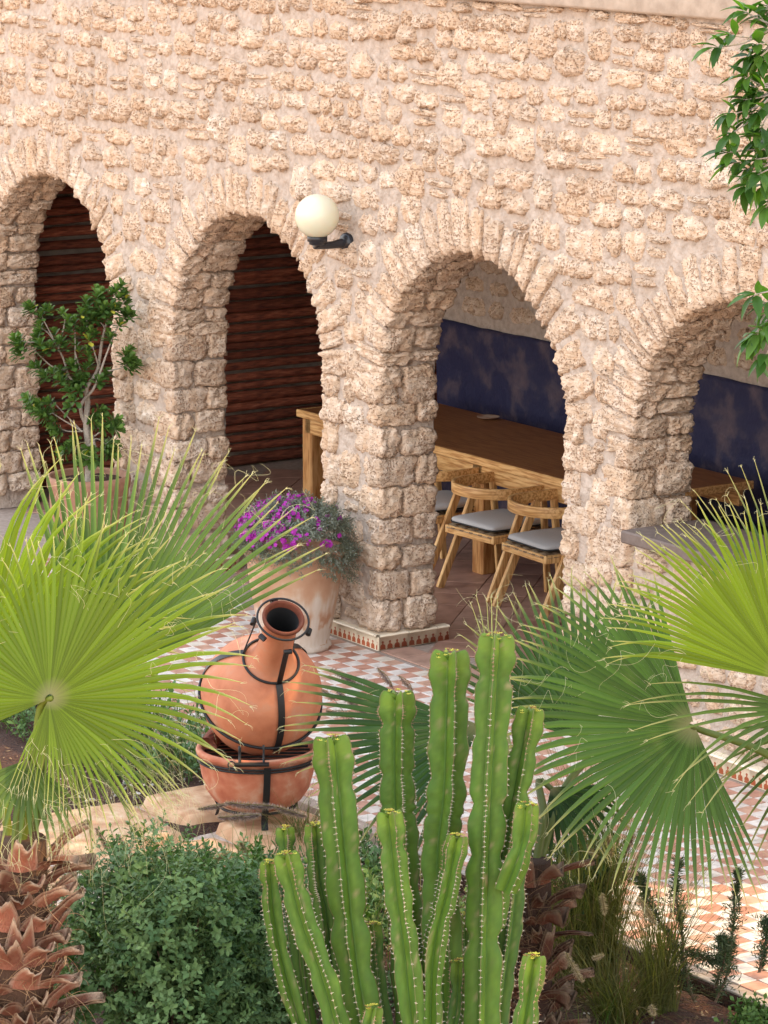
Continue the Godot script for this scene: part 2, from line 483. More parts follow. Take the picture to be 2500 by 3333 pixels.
func build_wall() -> void:
	var wall := thing("arcade_wall", "long rubble stone wall with four round arches and a plastered coping", "wall")
	# the mortar body: front skin between x0 and x1, in columns whose foot is the arch
	var x0 := -8.0
	var x1 := 5.45
	var xs := []
	var x := x0
	while x < x1:
		xs.append(x)
		x += 0.045
	for a in ARCHES:
		var r: float = a[1] - SKIN
		for k in 25: xs.append(a[0] - r * cos(PI * k / 24.0))
	xs.append(x1)
	xs.sort()
	var foot := func(px: float, side: float) -> float:
		for k in ARCHES.size():
			var r: float = ARCHES[k][1] - SKIN
			var dx: float = px + side * 0.0005 - ARCHES[k][0]
			if absf(dx) < r:
				return SPRING + sqrt(maxf(0.0, r * r - dx * dx))
		return 0.0
	for zf in [SKIN, BACK]:
		var m := MB.new()
		for i in xs.size() - 1:
			var a: float = xs[i]
			var b: float = xs[i + 1]
			if b - a < 0.0004: continue
			var rows := 84
			var n := m.v.size()
			for j in rows + 1:
				for e in 2:
					var px := a if e == 0 else b
					var y0: float = foot.call(px, 1.0 if e == 0 else -1.0)
					var y := lerpf(y0, WALL_TOP, float(j) / rows)
					var q := Vector3(px, y, zf)
					q.z += 0.014 * n3(q, 90.0) + 0.016 * absf(n3(q, 180.0)) + 0.011 * n3(q, 420.0) - 0.004
					m.p(q)
			for j in rows: m.quad(n + 2 * j, n + 2 * j + 1, n + 2 * j + 3, n + 2 * j + 2)
		part("mortar", m.mesh(), M.mortar, wall)
	# jambs and soffits
	for a in ARCHES:
		var r: float = a[1] - SKIN
		var xc: float = a[0]
		var m := MB.new()
		m.grid(70, 10, func(u: float, v: float) -> Vector3:
			var s := u * (PI * r + 2.0 * SPRING)
			var q := Vector3(xc - r, s, 0)
			var nrm := Vector3(1, 0, 0)
			if s > SPRING and s < SPRING + PI * r:
				var f := PI - (s - SPRING) / r
				q = Vector3(xc + r * cos(f), SPRING + r * sin(f), 0)
				nrm = Vector3(-cos(f), -sin(f), 0)
			elif s >= SPRING + PI * r:
				q = Vector3(xc + r, maxf(0.0, PI * r + 2.0 * SPRING - s), 0)
				nrm = Vector3(-1, 0, 0)
			q.z = lerpf(SKIN, BACK, v)
			return q + nrm * (0.012 * n3(q, 90.0) + 0.008 * n3(q, 280.0)) * sin(PI * v))
		part("mortar", m.mesh(), M.mortar, wall)
	# top and right end of the body
	var endm := MB.new()
	endm.box(Basis(), Vector3(x1 - 0.02, WALL_TOP * 0.5, (SKIN + BACK) * 0.5), Vector3(0.06, WALL_TOP, SKIN - BACK + 0.02), 0.01)
	part("mortar", endm.mesh(true), M.mortar, wall)
	# plastered coping band
	var cope := MB.new()
	cope.grid(150, 8, func(u: float, v: float) -> Vector3:
		var q := Vector3(lerpf(x0, x1 + 0.02, u), 0, 0)
		var prof := [Vector2(3.735, -0.02), Vector2(3.73, 0.022), Vector2(3.745, 0.034), Vector2(3.9, 0.034), Vector2(4.1, 0.034), Vector2(4.38, 0.034), Vector2(4.40, 0.01), Vector2(4.40, -0.44), Vector2(3.7, -0.44)]
		var w: Vector2 = prof[int(round(v * 8))]
		q.y = w.x + 0.006 * n3(Vector3(q.x, 0, 4), 40.0)
		q.z = w.y + 0.006 * n3(Vector3(q.x, w.x * 3, 0), 30.0)
		return q)
	part("coping", cope.mesh(), M.plaster, wall)

	# --- stones
	var L := []
	var X := Vector3.RIGHT
	var Y := Vector3.UP
	var Z := Vector3.BACK
	for k in ARCHES.size():
		var xc: float = ARCHES[k][0]
		var r: float = ARCHES[k][1]
		# jambs: courses of quoins, front and back
		for side in [-1.0, 1.0]:
			var y := 0.10
			var odd := k % 2 == 0
			while y < SPRING + 0.04:
				var h := rnd(0.125, 0.185)
				if y + h > SPRING + 0.10: h = SPRING + 0.10 - y
				if h > 0.07:
					var cy := y + h * 0.5
					var wx := rnd(0.24, 0.33) if odd else rnd(0.13, 0.2)
					var dz := rnd(0.13, 0.18) if odd else rnd(0.2, 0.27)
					var face_x: float = xc + side * (r - 0.012)
					var hh := h - rnd(-0.014, 0.008)
					lay_block(Vector3(face_x + side * wx * 0.5, cy, -0.006 - dz * 0.5 + rnd(-0.008, 0.008)), X, Y, Z, Vector3(wx, hh, dz), L)
					if side < 0.0:
						var dz2 := -BACK - dz + 0.01
						lay_block(Vector3(face_x - 0.09 + rnd(-0.012, 0.02), cy + rnd(-0.02, 0.02), BACK - 0.012 + dz2 * 0.5), X, Y, Z, Vector3(0.2, hh * rnd(0.8, 1.05), dz2 * rnd(0.86, 1.0)), L)
					elif dz > 0.0:
						lay_block(Vector3(face_x + 0.09, cy, BACK + 0.1), X, Y, Z, Vector3(0.2, hh, 0.2), L)
				y += h
				odd = not odd
		# voussoirs
		var f := 0.06
		while f < PI - 0.05:
			var arc := rnd(0.075, 0.15)
			var mid := f + arc * 0.5 / r
			var dirv := Vector3(cos(mid), sin(mid), 0)
			var tang := Vector3(-sin(mid), cos(mid), 0)
			var length := rnd(0.22, 0.33)
			var dz := rnd(0.15, 0.26)
			var inner := r - 0.012 + rnd(-0.01, 0.008)
			lay_block(Vector3(xc, SPRING, 0) + dirv * (inner + length * 0.5) + Z * (-0.010 - dz * 0.5 + rnd(-0.006, 0.008)), tang, dirv, Z, Vector3(arc - rnd(-0.012, 0.004), length, dz), L)
			var dz2 := -BACK - dz + 0.02
			lay_block(Vector3(xc, SPRING, 0) + dirv * (inner + 0.09 + rnd(-0.008, 0.012)) + Z * (BACK - 0.015 + dz2 * 0.5), tang, dirv, Z, Vector3((arc - 0.01) * rnd(0.85, 1.1), 0.2, dz2 * rnd(0.85, 1.0)), L)
			f += arc / r
	# coursed rubble
	var y := 0.10
	var row := 0
	var tall := []
	var laid := []
	while y < WALL_TOP - 0.02:
		var upper := smoothstep(1.8, 3.4, y)
		var h := lerpf(rnd(0.13, 0.185), rnd(0.095, 0.125), upper)
		if y + h > WALL_TOP - 0.005: h = WALL_TOP - 0.005 - y
		if h < 0.05: break
		var cx := x0 + rnd(0.0, 0.3)
		while cx < x1 - 0.05:
			var w := rnd(0.18, 0.40) if rng.randf() < 0.72 else rnd(0.10, 0.2)
			w *= lerpf(1.0, 0.74, upper)
			# shrink until it is clear of openings, rings and quoins
			var cy := y + h * 0.5 + 0.028 * n3(Vector3(cx, row * 3.0, 0), 70.0) * 2.0
			var q := 0.25 if cy < SPRING else 0.03
			var lo := cx
			var shut := func(px: float) -> bool:
				if blocked(px, cy - h * 0.4, 0.2) or blocked(px, cy + h * 0.35, 0.2): return true
				for q2 in tall:
					if absf(px - q2.x) < q2.z and absf(cy - q2.y) < q2.w: return true
				return false
			while lo < cx + w and shut.call(lo): lo += 0.02
			var hi := lo
			while hi < cx + w and not shut.call(hi): hi += 0.02
			var ww := hi - lo
			if ww > 0.06:
				var hh := h * rnd(0.86, 1.06)
				var gap := rnd(-0.045, 0.005)
				laid.append(Rect2((lo + hi) * 0.5 - ww * 0.5, cy - hh * 0.5, ww, hh))
				if rng.randf() < 0.16 and ww > 0.13 and ww < 0.34 and y + h * 2.0 < WALL_TOP and not blocked(lo, cy + h * 1.3, 0.2) and not blocked(hi, cy + h * 1.3, 0.2):
					# a tall one that reaches into the next course
					var th := h * rnd(1.45, 1.8)
					var ty := cy - h * 0.46 + th * 0.5
					lay_dome(Vector3((lo + hi) * 0.5, ty, SKIN - 0.004), X, Y, Z, ww - gap, th, rnd(0.035, 0.06), L)
					tall.append(Vector4((lo + hi) * 0.5, cy + h * 1.0, ww * 0.5, h * 0.55))
					laid.append(Rect2(lo, ty - th * 0.5, ww, th))
				elif rng.randf() < 0.12 and ww > 0.16:
					# two thin ones in place of one
					lay_dome(Vector3((lo + hi) * 0.5, cy + h * 0.23, SKIN - 0.004), X, Y, Z, ww - gap, hh * 0.42, rnd(0.02, 0.04), L)
					lay_dome(Vector3((lo + hi) * 0.5 + rnd(-0.02, 0.02), cy - h * 0.24, SKIN - 0.004), X, Y, Z, (ww - gap) * rnd(0.6, 1.0), hh * 0.45, rnd(0.02, 0.04), L)
				else:
					lay_dome(Vector3((lo + hi) * 0.5, cy, SKIN - 0.004), X, Y, Z, ww - gap, hh * 1.12, rnd(0.024, 0.05), L)
			cx = hi if hi > lo else lo
			cx += 0.012 + (rnd(0.02, 0.07) if rng.randf() < 0.12 else 0.0)
		y += h + 0.004
		row += 1
	# small stones chinked into what is left
	for k in 9000:
		var p := Vector2(rnd(x0 + 3.0, x1 - 0.1), rnd(0.12, WALL_TOP - 0.05))
		var s := Vector2(rnd(0.05, 0.2), rnd(0.04, 0.12))
		var box := Rect2(p - s * 0.5, s)
		if blocked(box.position.x, p.y, 0.2) or blocked(box.end.x, p.y, 0.2) or blocked(p.x, box.position.y, 0.2) or blocked(p.x, box.end.y, 0.2): continue
		var free := true
		for q in laid:
			if q.intersects(box.grow(-0.008)):
				free = false
				break
		if not free: continue
		laid.append(box)
		lay_dome(Vector3(p.x, p.y, SKIN - 0.004), X, Y, Z, s.x, s.y, rnd(0.02, 0.04), L)
	set_stones(wall, L, 300)
	# skirting tiles
	skirting(wall, Vector3(-3.11, 0, 0.0), Vector3(-2.3, 0, 0.0))
	skirting(wall, Vector3(-0.62, 0, 0.0), Vector3(0.004, 0, 0.0))
	skirting(wall, Vector3(0.012, 0, -0.004), Vector3(0.012, 0, -0.49))
	skirting(wall, Vector3(1.75, 0, 0.0), Vector3(5.4, 0, 0.0))
	skirting(wall, Vector3(-2.29, 0, -0.004), Vector3(-2.29, 0, -0.46))

func in_view(p: Vector3) -> bool:
	# is a point of the wall inside the part of it that the terrace overlooks
	var l := p - EYE
	var fh := Vector3(-0.835, 0, -0.550)
	var depth := l.dot(fh) * 0.9803 - l.y * 0.1977
	var u := l.dot(RIGHT) / depth
	var w := (l.y * 0.9803 + l.dot(fh) * 0.1977) / depth
	return absf(u) < 0.1125 and absf(w) < 0.15

func set_stones(parent: Node3D, list: Array, most: int) -> void:
	# the largest in sight are stones of their own, the rest one mass
	for s in list:
		var seen := in_view(s.t.origin)
		s.rank = s.a / s.t.origin.distance_squared_to(EYE) if seen else 0.0
	list.sort_custom(func(a, b) -> bool: return a.rank > b.rank)
	var cache := {}
	var rest := {}
	for k in list.size():
		var s: Dictionary = list[k]
		if k < most and s.rank > 0.0:
			if not cache.has(s.mb): cache[s.mb] = s.mb.mesh()
			part("stone", cache[s.mb], M["limestone_%d" % s.m], parent, s.t)
		else:
			if not rest.has(s.m): rest[s.m] = MB.new()
			rest[s.m].add(s.mb, s.t)
	if rest.is_empty(): return
	var all := ArrayMesh.new()
	var mats := []
	for m in rest:
		all.add_surface_from_arrays(Mesh.PRIMITIVE_TRIANGLES, rest[m].mesh().surface_get_arrays(0))
		mats.append(M["limestone_%d" % m])
	for k in mats.size(): all.surface_set_material(k, mats[k])
	part("small_stones", all, null, parent, Transform3D(), "stuff")

func skirting(parent: Node3D, a: Vector3, b: Vector3) -> void:
	var d := (b - a).normalized()
	var out := d.cross(Vector3.UP)
	if out.dot(EYE - a) < 0.0: out = -out
	var total := a.distance_to(b)
	var at := 0.0
	while at < total - 0.02:
		var w := minf(0.2, total - at)
		var o := a + d * (at + w * 0.5)
		var m := MB.new()
		var hw := w * 0.5 - 0.0015
		var n := m.v.size()
		var f := out * 0.0
		m.p(-d * hw + f, Vector2(0, 0.99)); m.p(d * hw + f, Vector2(w / 0.2, 0.99)); m.p(d * hw + f + Vector3.UP * 0.078, Vector2(w / 0.2, 0.02)); m.p(-d * hw + f + Vector3.UP * 0.078, Vector2(0, 0.02))
		m.quad(n, n + 1, n + 2, n + 3)
		var rim := []
		for k in 9:
			var t := k / 8.0 * PI
			rim.append(Vector2(0.012 * sin(t) - 0.004 * (1.0 if k == 8 else 0.0), 0.078 + 0.016 * (1.0 - cos(t)) * 0.5))
		rim.append(Vector2(-0.04, 0.096))
		for k in rim.size() - 1:
			n = m.v.size()
			for q in [[-hw, k], [hw, k], [hw, k + 1], [-hw, k + 1]]:
				m.p(d * q[0] + out * rim[q[1]].x + Vector3.UP * rim[q[1]].y, Vector2(0.01, 0.05))
			m.quad(n, n + 1, n + 2, n + 3)
		for s in [-1.0, 1.0]:
			n = m.v.size()
			m.p(d * hw * s, Vector2(0.01, 0.05)); m.p(d * hw * s - out * 0.03, Vector2(0.01, 0.05)); m.p(d * hw * s - out * 0.03 + Vector3.UP * 0.09, Vector2(0.01, 0.05)); m.p(d * hw * s + Vector3.UP * 0.078, Vector2(0.01, 0.05))
			m.quad(n, n + 1, n + 2, n + 3)
		part("skirting_tile", m.mesh(), M.baseboard_print, parent, Transform3D(Basis(), o))
		at += 0.2

func build_interior() -> void:
	# back wall: painted dado under bare rubble
	var back := thing("dining_room_back_wall", "shaded back wall with scuffed navy paint below bare rubble stone", "wall")
	var body := MB.new()
	body.box(Basis(), Vector3(0.82, 1.55, -3.05), Vector3(8.9, 3.1, 0.26), 0.01)
	part("mortar", body.mesh(true), M.mortar, back)
	var dado := MB.new()
	dado.grid(180, 34, func(u: float, v: float) -> Vector3:
		var q := Vector3(lerpf(-3.63, 5.2, u), lerpf(0.0, 1.25, minf(1.0, v * 34.0 / 33.0)), -2.885)
		q.y += 0.02 * n3(Vector3(q.x, 0, 0), 60.0) * v
		q.z += 0.03 * n3(q, 22.0) + 0.014 * n3(q, 70.0)
		if v > 0.985: q.z = -2.93
		return q)
	part("painted_dado", dado.mesh(), M.blue_paint, back)
	var L := []
	var y := 1.30
	while y < 2.85:
		var h := rnd(0.13, 0.19)
		var x := -3.6 + rnd(0, 0.2)
		while x < 3.5:
			var w := rnd(0.16, 0.36)
			if x > -3.62: lay_dome(Vector3(x + w * 0.5, y + h * 0.5, -2.925), Vector3.RIGHT, Vector3.UP, Vector3.BACK, w - 0.03, h * 0.85, rnd(0.02, 0.045), L)
			x += w + 0.01
		y += h
	set_stones(back, L, 60)
	# roof and the far end
	var roof := MB.new()
	roof.box(Basis(), Vector3(-0.9, 3.05, -1.75), Vector3(12.8, 0.16, 2.72), 0.01)
	roof.box(Basis(), Vector3(-5.4, 3.05, -3.93), Vector3(3.8, 0.16, 1.63), 0.01)
	roof.box(Basis(), Vector3(-4.6, 1.48, -4.72), Vector3(2.2, 2.96, 0.12), 0.01)
	roof.box(Basis(), Vector3(-3.555, 1.48, -3.93), Vector3(0.12, 2.96, 1.46), 0.01)
	tag(part("roof_slab", roof.mesh(true), M.plaster, self), "flat plastered roof slab behind the top of the arcade wall", "roof")
	var endw := MB.new()
	endw.box(Basis(), Vector3(5.3, 1.48, -1.66), Vector3(0.22, 2.96, 2.48), 0.01)
	tag(part("end_wall", endw.mesh(true), M.plaster, self), "plain plastered end wall closing the dining room past the last arch", "wall")
	var left := MB.new()
	left.box(Basis(), Vector3(-5.55, 1.48, -2.56), Vector3(0.2, 2.96, 4.3), 0.01)
	tag(part("partition_wall", left.mesh(true), M.plaster, self), "plastered partition wall hidden behind the stacked brown poles", "wall")
	# screen of stacked poles
	var screen := thing("pole_screen", "dark red-brown screen of horizontal wooden poles behind the two far arches", "screen", Vector3(-5.36, 0, 0))
	y = 0.045
	while y < 2.9:
		var r := rnd(0.026, 0.041)
		var pts := []
		var rad := []
		var ph := rnd(0, 20)
		for k in 19:
			var z := lerpf(-0.42, -4.6, k / 18.0)
			pts.append(Vector3(rnd(-0.006, 0.006) + 0.02 * n3(Vector3(ph, z, 0), 50.0), y + 0.017 * n3(Vector3(z, ph, 7), 32.0) + 0.002 * n3(Vector3(z, ph, 7), 300.0), z))
			rad.append(r * (1.0 + 0.13 * n3(Vector3(z, ph, 1), 90.0) + lerpf(-0.06, 0.06, k / 18.0)))
		var m := MB.new()
		m.tube(pts, rad, 9)
		part("pole", m.mesh(), M["pole_wood_%d" % (rng.randi() % 3)], screen)
		y += r * 2.0 + rnd(-0.002, 0.02)
	# sill of the last arch and the parapet that carries it
	var sill := thing("window_sill", "grey slate sill slab on the low stone parapet in the nearest arch", "sill", Vector3(3.2, 1.10, -0.19))
	var m := MB.new()
	m.box(Basis(), Vector3(0.05, 0.0, 0.02), Vector3(1.70, 0.065, 0.54), 0.008)
	part("slab", m.mesh(true), M.slate, sill)
	var para := thing("parapet", "low rubble parapet under the grey sill of the nearest arch", "wall")
	var pm := MB.new()
	pm.box(Basis(), Vector3(3.2, 0.53, -0.22), Vector3(1.82, 1.06, 0.36), 0.01)
	part("mortar", pm.mesh(true), M.mortar, para)
	L = []
	y = 0.11
	while y < 1.04:
		var h := minf(rnd(0.13, 0.18), 1.06 - y)
		var x := 2.33
		while x < 4.05:
			var w := minf(rnd(0.16, 0.4), 4.07 - x)
			if w > 0.06: lay_dome(Vector3(x + w * 0.5, y + h * 0.5, -0.042), Vector3.RIGHT, Vector3.UP, Vector3.BACK, w - 0.02, h * 0.88, rnd(0.03, 0.05), L)
			x += w + 0.01
		y += h
	set_stones(para, L, 60)

func build_table() -> void:
	var t := thing("dining_table", "long honey-coloured timber dining table with top coloured dark brown for shade and square legs", "table")
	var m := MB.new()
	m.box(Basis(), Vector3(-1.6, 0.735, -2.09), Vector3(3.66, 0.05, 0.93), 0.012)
	part("table_top", m.mesh(true), M.shade_toned_top_wood, t)
	var edge := MB.new()
	edge.box(Basis(), Vector3(-1.6, 0.735, -1.617), Vector3(3.70, 0.052, 0.016), 0.006)
	edge.box(Basis(), Vector3(-3.438, 0.735, -2.09), Vector3(0.016, 0.052, 0.93), 0.006)
	edge.box(Basis(), Vector3(0.238, 0.735, -2.09), Vector3(0.016, 0.052, 0.93), 0.006)
	part("edge_band", edge.mesh(true), M.honey_wood_0, t)
	for z in [-1.66, -2.50]:
		var a := MB.new()
		a.box(Basis(), Vector3(-1.6, 0.655, z), Vector3(3.58, 0.105, 0.035), 0.004)
		part("apron", a.mesh(true), M.honey_wood_0, t)
	var a2 := MB.new()
	a2.box(Basis(), Vector3(-3.385, 0.655, -2.08), Vector3(0.035, 0.105, 0.8), 0.004)
	part("apron", a2.mesh(true), M.honey_wood_0, t)
	for x in [-3.37, -1.36, -0.3]:
		for z in [-1.70, -2.46]:
			var l := MB.new()
			l.box(Basis(), Vector3(x, 0.355, z), Vector3(0.115, 0.71, 0.115), 0.01)
			part("leg", l.mesh(true), M.honey_wood_2, t)
	var panel := MB.new()
	panel.box(Basis(), Vector3(-3.34, 0.3, -2.08), Vector3(0.02, 0.6, 0.66), 0.003)
	part("end_panel", panel.mesh(true), M.pole_wood_2, t)
	# plate at the far edge of the table
	var pl := MB.new()
	pl.lathe([Vector2(0.001, 0.004), Vector2(0.045, 0.004), Vector2(0.075, 0.012), Vector2(0.077, 0.015), Vector2(0.07, 0.011), Vector2(0.045, 0.008), Vector2(0.001, 0.008)], 28)
	tag(part("plate", pl.mesh(), M.limed_clay, self, Transform3D(Basis(), Vector3(-2.42, 0.762, -2.47))), "round pale plate lying near the back edge of the dining table", "plate")
	# bench along the blue wall
	var b := thing("wall_bench", "dark masonry bench along the navy wall behind the dining table", "bench")
	var bm := MB.new()
	bm.box(Basis(), Vector3(0.78, 0.2, -2.72), Vector3(8.8, 0.4, 0.3), 0.015)
	part("seat", bm.mesh(true), M.blue_paint, b)

func build_chair() -> Node3D:
	var t := thing("armchair", "", "chair")
	# seat frame
	for s in [-1.0, 1.0]:
		var m := MB.new()
		m.box(Basis(), Vector3(s * 0.225, 0.375, 0.0), Vector3(0.03, 0.05, 0.47), 0.004)
		part("seat_rail", m.mesh(true), M.honey_wood_1, t)
		var q := MB.new()
		q.box(Basis(), Vector3(0, 0.375, s * 0.22), Vector3(0.42, 0.05, 0.03), 0.004)
		part("seat_rail", q.mesh(true), M.honey_wood_0, t)
	for k in 10:
		var u := -0.202 + k * 0.045
		for d in 2:
			var pts := []
			var m := MB.new()
			var n := 20
			for e in [-1.0, 1.0]:
				pass
			m.grid(2, n, func(a: float, b: float) -> Vector3:
				var s := b * 2.0 - 1.0
				var w := (a - 0.5) * 0.038
				var y := 0.404 + 0.0035 * sin(b * PI * 10.0 + PI * ((k + d) % 2))
				if absf(s) > 0.99: y = 0.385
				var l := 0.243 * s
				return Vector3(u + w, y, l) if d == 0 else Vector3(l, y, u + w))
			part("strap", m.mesh(), M.webbing if (k + d) % 2 == 0 else M.webbing_dark, t)
	# cushion
	var c := MB.new()
	c.grid(18, 10, func(a: float, b: float) -> Vector3:
		var f := a * TAU
		var g := (b - 0.5) * PI
		var cx := signf(cos(f)) * pow(absf(cos(f)), 0.22)
		var cz := signf(sin(f)) * pow(absf(sin(f)), 0.22)
		var k := pow(cos(g), 0.28)
		return Vector3(cx * k * 0.225, 0.438 + 0.024 * signf(sin(g)) * pow(absf(sin(g)), 0.7) + 0.006 * n3(Vector3(cx * k, cz * k, 0), 70.0) * k, cz * k * 0.225))
	part("cushion", c.mesh(), M.cushion_cloth, t)
	var ring := []
	for k in 40:
		var f := TAU * k / 40.0
		ring.append(Vector3(signf(cos(f)) * pow(absf(cos(f)), 0.22) * 0.226, 0.427, signf(sin(f)) * pow(absf(sin(f)), 0.22) * 0.226))
	var pp := MB.new()
	pp.tube(ring, [0.0045], 5, true)
	part("piping", pp.mesh(), M.black_piping, t)
	# bent arm and back rail
	var path := []
	for k in 9: path.append(Vector3(-0.262, 0, lerpf(-0.2, 0.06, k / 8.0)))
	for k in range(1, 20):
		var f := PI * k / 20.0
		path.append(Vector3(-0.262 * cos(f), 0, 0.06 + 0.215 * sin(f)))
	for k in 9: path.append(Vector3(0.262, 0, lerpf(0.06, -0.2, k / 8.0)))
	var rail := MB.new()
	var np := path.size()
	for k in np:
		var d: Vector3 = (path[mini(k + 1, np - 1)] - path[maxi(k - 1, 0)]).normalized()
		var o := Vector3(-d.z, 0, d.x)
		for w in [[0.011, 0.617], [0.013, 0.622], [0.013, 0.678], [0.011, 0.683], [-0.011, 0.683], [-0.013, 0.678], [-0.013, 0.622], [-0.011, 0.617]]:
			rail.p(path[k] + o * w[0] + Vector3.UP * w[1])
	for k in np - 1:
		for s in 8: rail.quad(k * 8 + s, k * 8 + (s + 1) % 8, k * 8 + 8 + (s + 1) % 8, k * 8 + 8 + s)
	for k in [0, np - 1]:
		for s in range(1, 7): rail.tri(k * 8, k * 8 + s, k * 8 + s + 1)
	part("arm_rail", rail.mesh(), M.honey_wood_0, t)
	# legs
	for s in [-1.0, 1.0]:
		var foot := Vector3(s * 0.247, 0.0, 0.27)
		var top := Vector3(s * 0.243, 0.625, -0.02)
		var d := (top - foot)
		var m := MB.new()
		m.box(basis_along(d, Vector3.BACK), (foot + top) * 0.5, Vector3(0.026, d.length(), 0.052), 0.004)
		part("rear_leg", m.mesh(true), M.honey_wood_1, t)
		foot = Vector3(s * 0.235, 0.0, -0.20)
		top = Vector3(s * 0.245, 0.625, -0.145)
		d = (top - foot)
		var q := MB.new()
		q.box(basis_along(d, Vector3.BACK), (foot + top) * 0.5, Vector3(0.026, d.length(), 0.045), 0.004)
		part("front_leg", q.mesh(true), M.honey_wood_1, t)
	return t

func place_chairs() -> void:
	var a := build_chair()
	var spots := [[-0.92, -1.50, 0.06, "grey-cushioned oak armchair fully in view between the two near piers"], [-0.27, -1.46, -0.04, "grey-cushioned oak armchair half hidden by the pier left of the sill"], [-1.62, -1.53, 0.0, "grey-cushioned oak armchair almost hidden behind the pier with the flower pot"]]
	for k in spots.size():
		var o: Node3D = a
		if k > 0:
			o = a.duplicate()
			o.name = numbered("armchair")
			add_child(o)
		o.position = Vector3(spots[k][0], 0.002, spots[k][1])
		o.rotation.y = spots[k][2]
		tag(o, spots[k][3], "chair", "armchairs along the dining table")
	# strip: the far side of the table has its own row, seen between legs

func build_lamp() -> void:
	var t := thing("globe_lamp", "cream glass globe lamp on a curved black wall bracket", "wall lamp", Vector3(-0.356, 2.31, -0.03))
	var g := MB.new()
	var prof := []
	for k in 25:
		var f := PI * k / 24.0
		prof.append(Vector2(0.125 * sin(f) + 0.0005, 0.162 - 0.125 * cos(f)))
	g.lathe(prof, 40, Basis(), Vector3(0, 0, 0.2))
	part("globe", g.mesh(), M.globe_glass, t)
	var c := MB.new()
	c.lathe([Vector2(0.001, 0.0), Vector2(0.04, 0.0), Vector2(0.046, 0.006), Vector2(0.046, 0.016), Vector2(0.056, 0.02), Vector2(0.058, 0.046), Vector2(0.054, 0.05), Vector2(0.001, 0.05)], 32, Basis(), Vector3(0, 0, 0.2))
	part("collar", c.mesh(), M.black_plastic, t)
	var a := MB.new()
	a.tube(curve([Vector3(0, 0.0, 0.0), Vector3(0, -0.004, 0.05), Vector3(0, -0.008, 0.10), Vector3(0, -0.007, 0.15), Vector3(0, -0.002, 0.185), Vector3(0, 0.006, 0.205)], 18), [0.034, 0.031, 0.029, 0.027, 0.026, 0.024, 0.023, 0.022, 0.022, 0.022, 0.022, 0.022, 0.023, 0.024, 0.026, 0.028, 0.03, 0.032, 0.034], 14)
	part("arm", a.mesh(), M.black_plastic, t)
	var w := MB.new()
	w.lathe([Vector2(0.001, 0.035), Vector2(0.03, 0.035), Vector2(0.05, 0.022), Vector2(0.056, 0.01), Vector2(0.056, -0.03)], 30, Basis(Vector3.RIGHT, PI / 2))
	part("wall_plate", w.mesh(), M.black_plastic, t)

# ---- ground
func red(i: int, k: int) -> bool: return (i + k) % 2 == 0

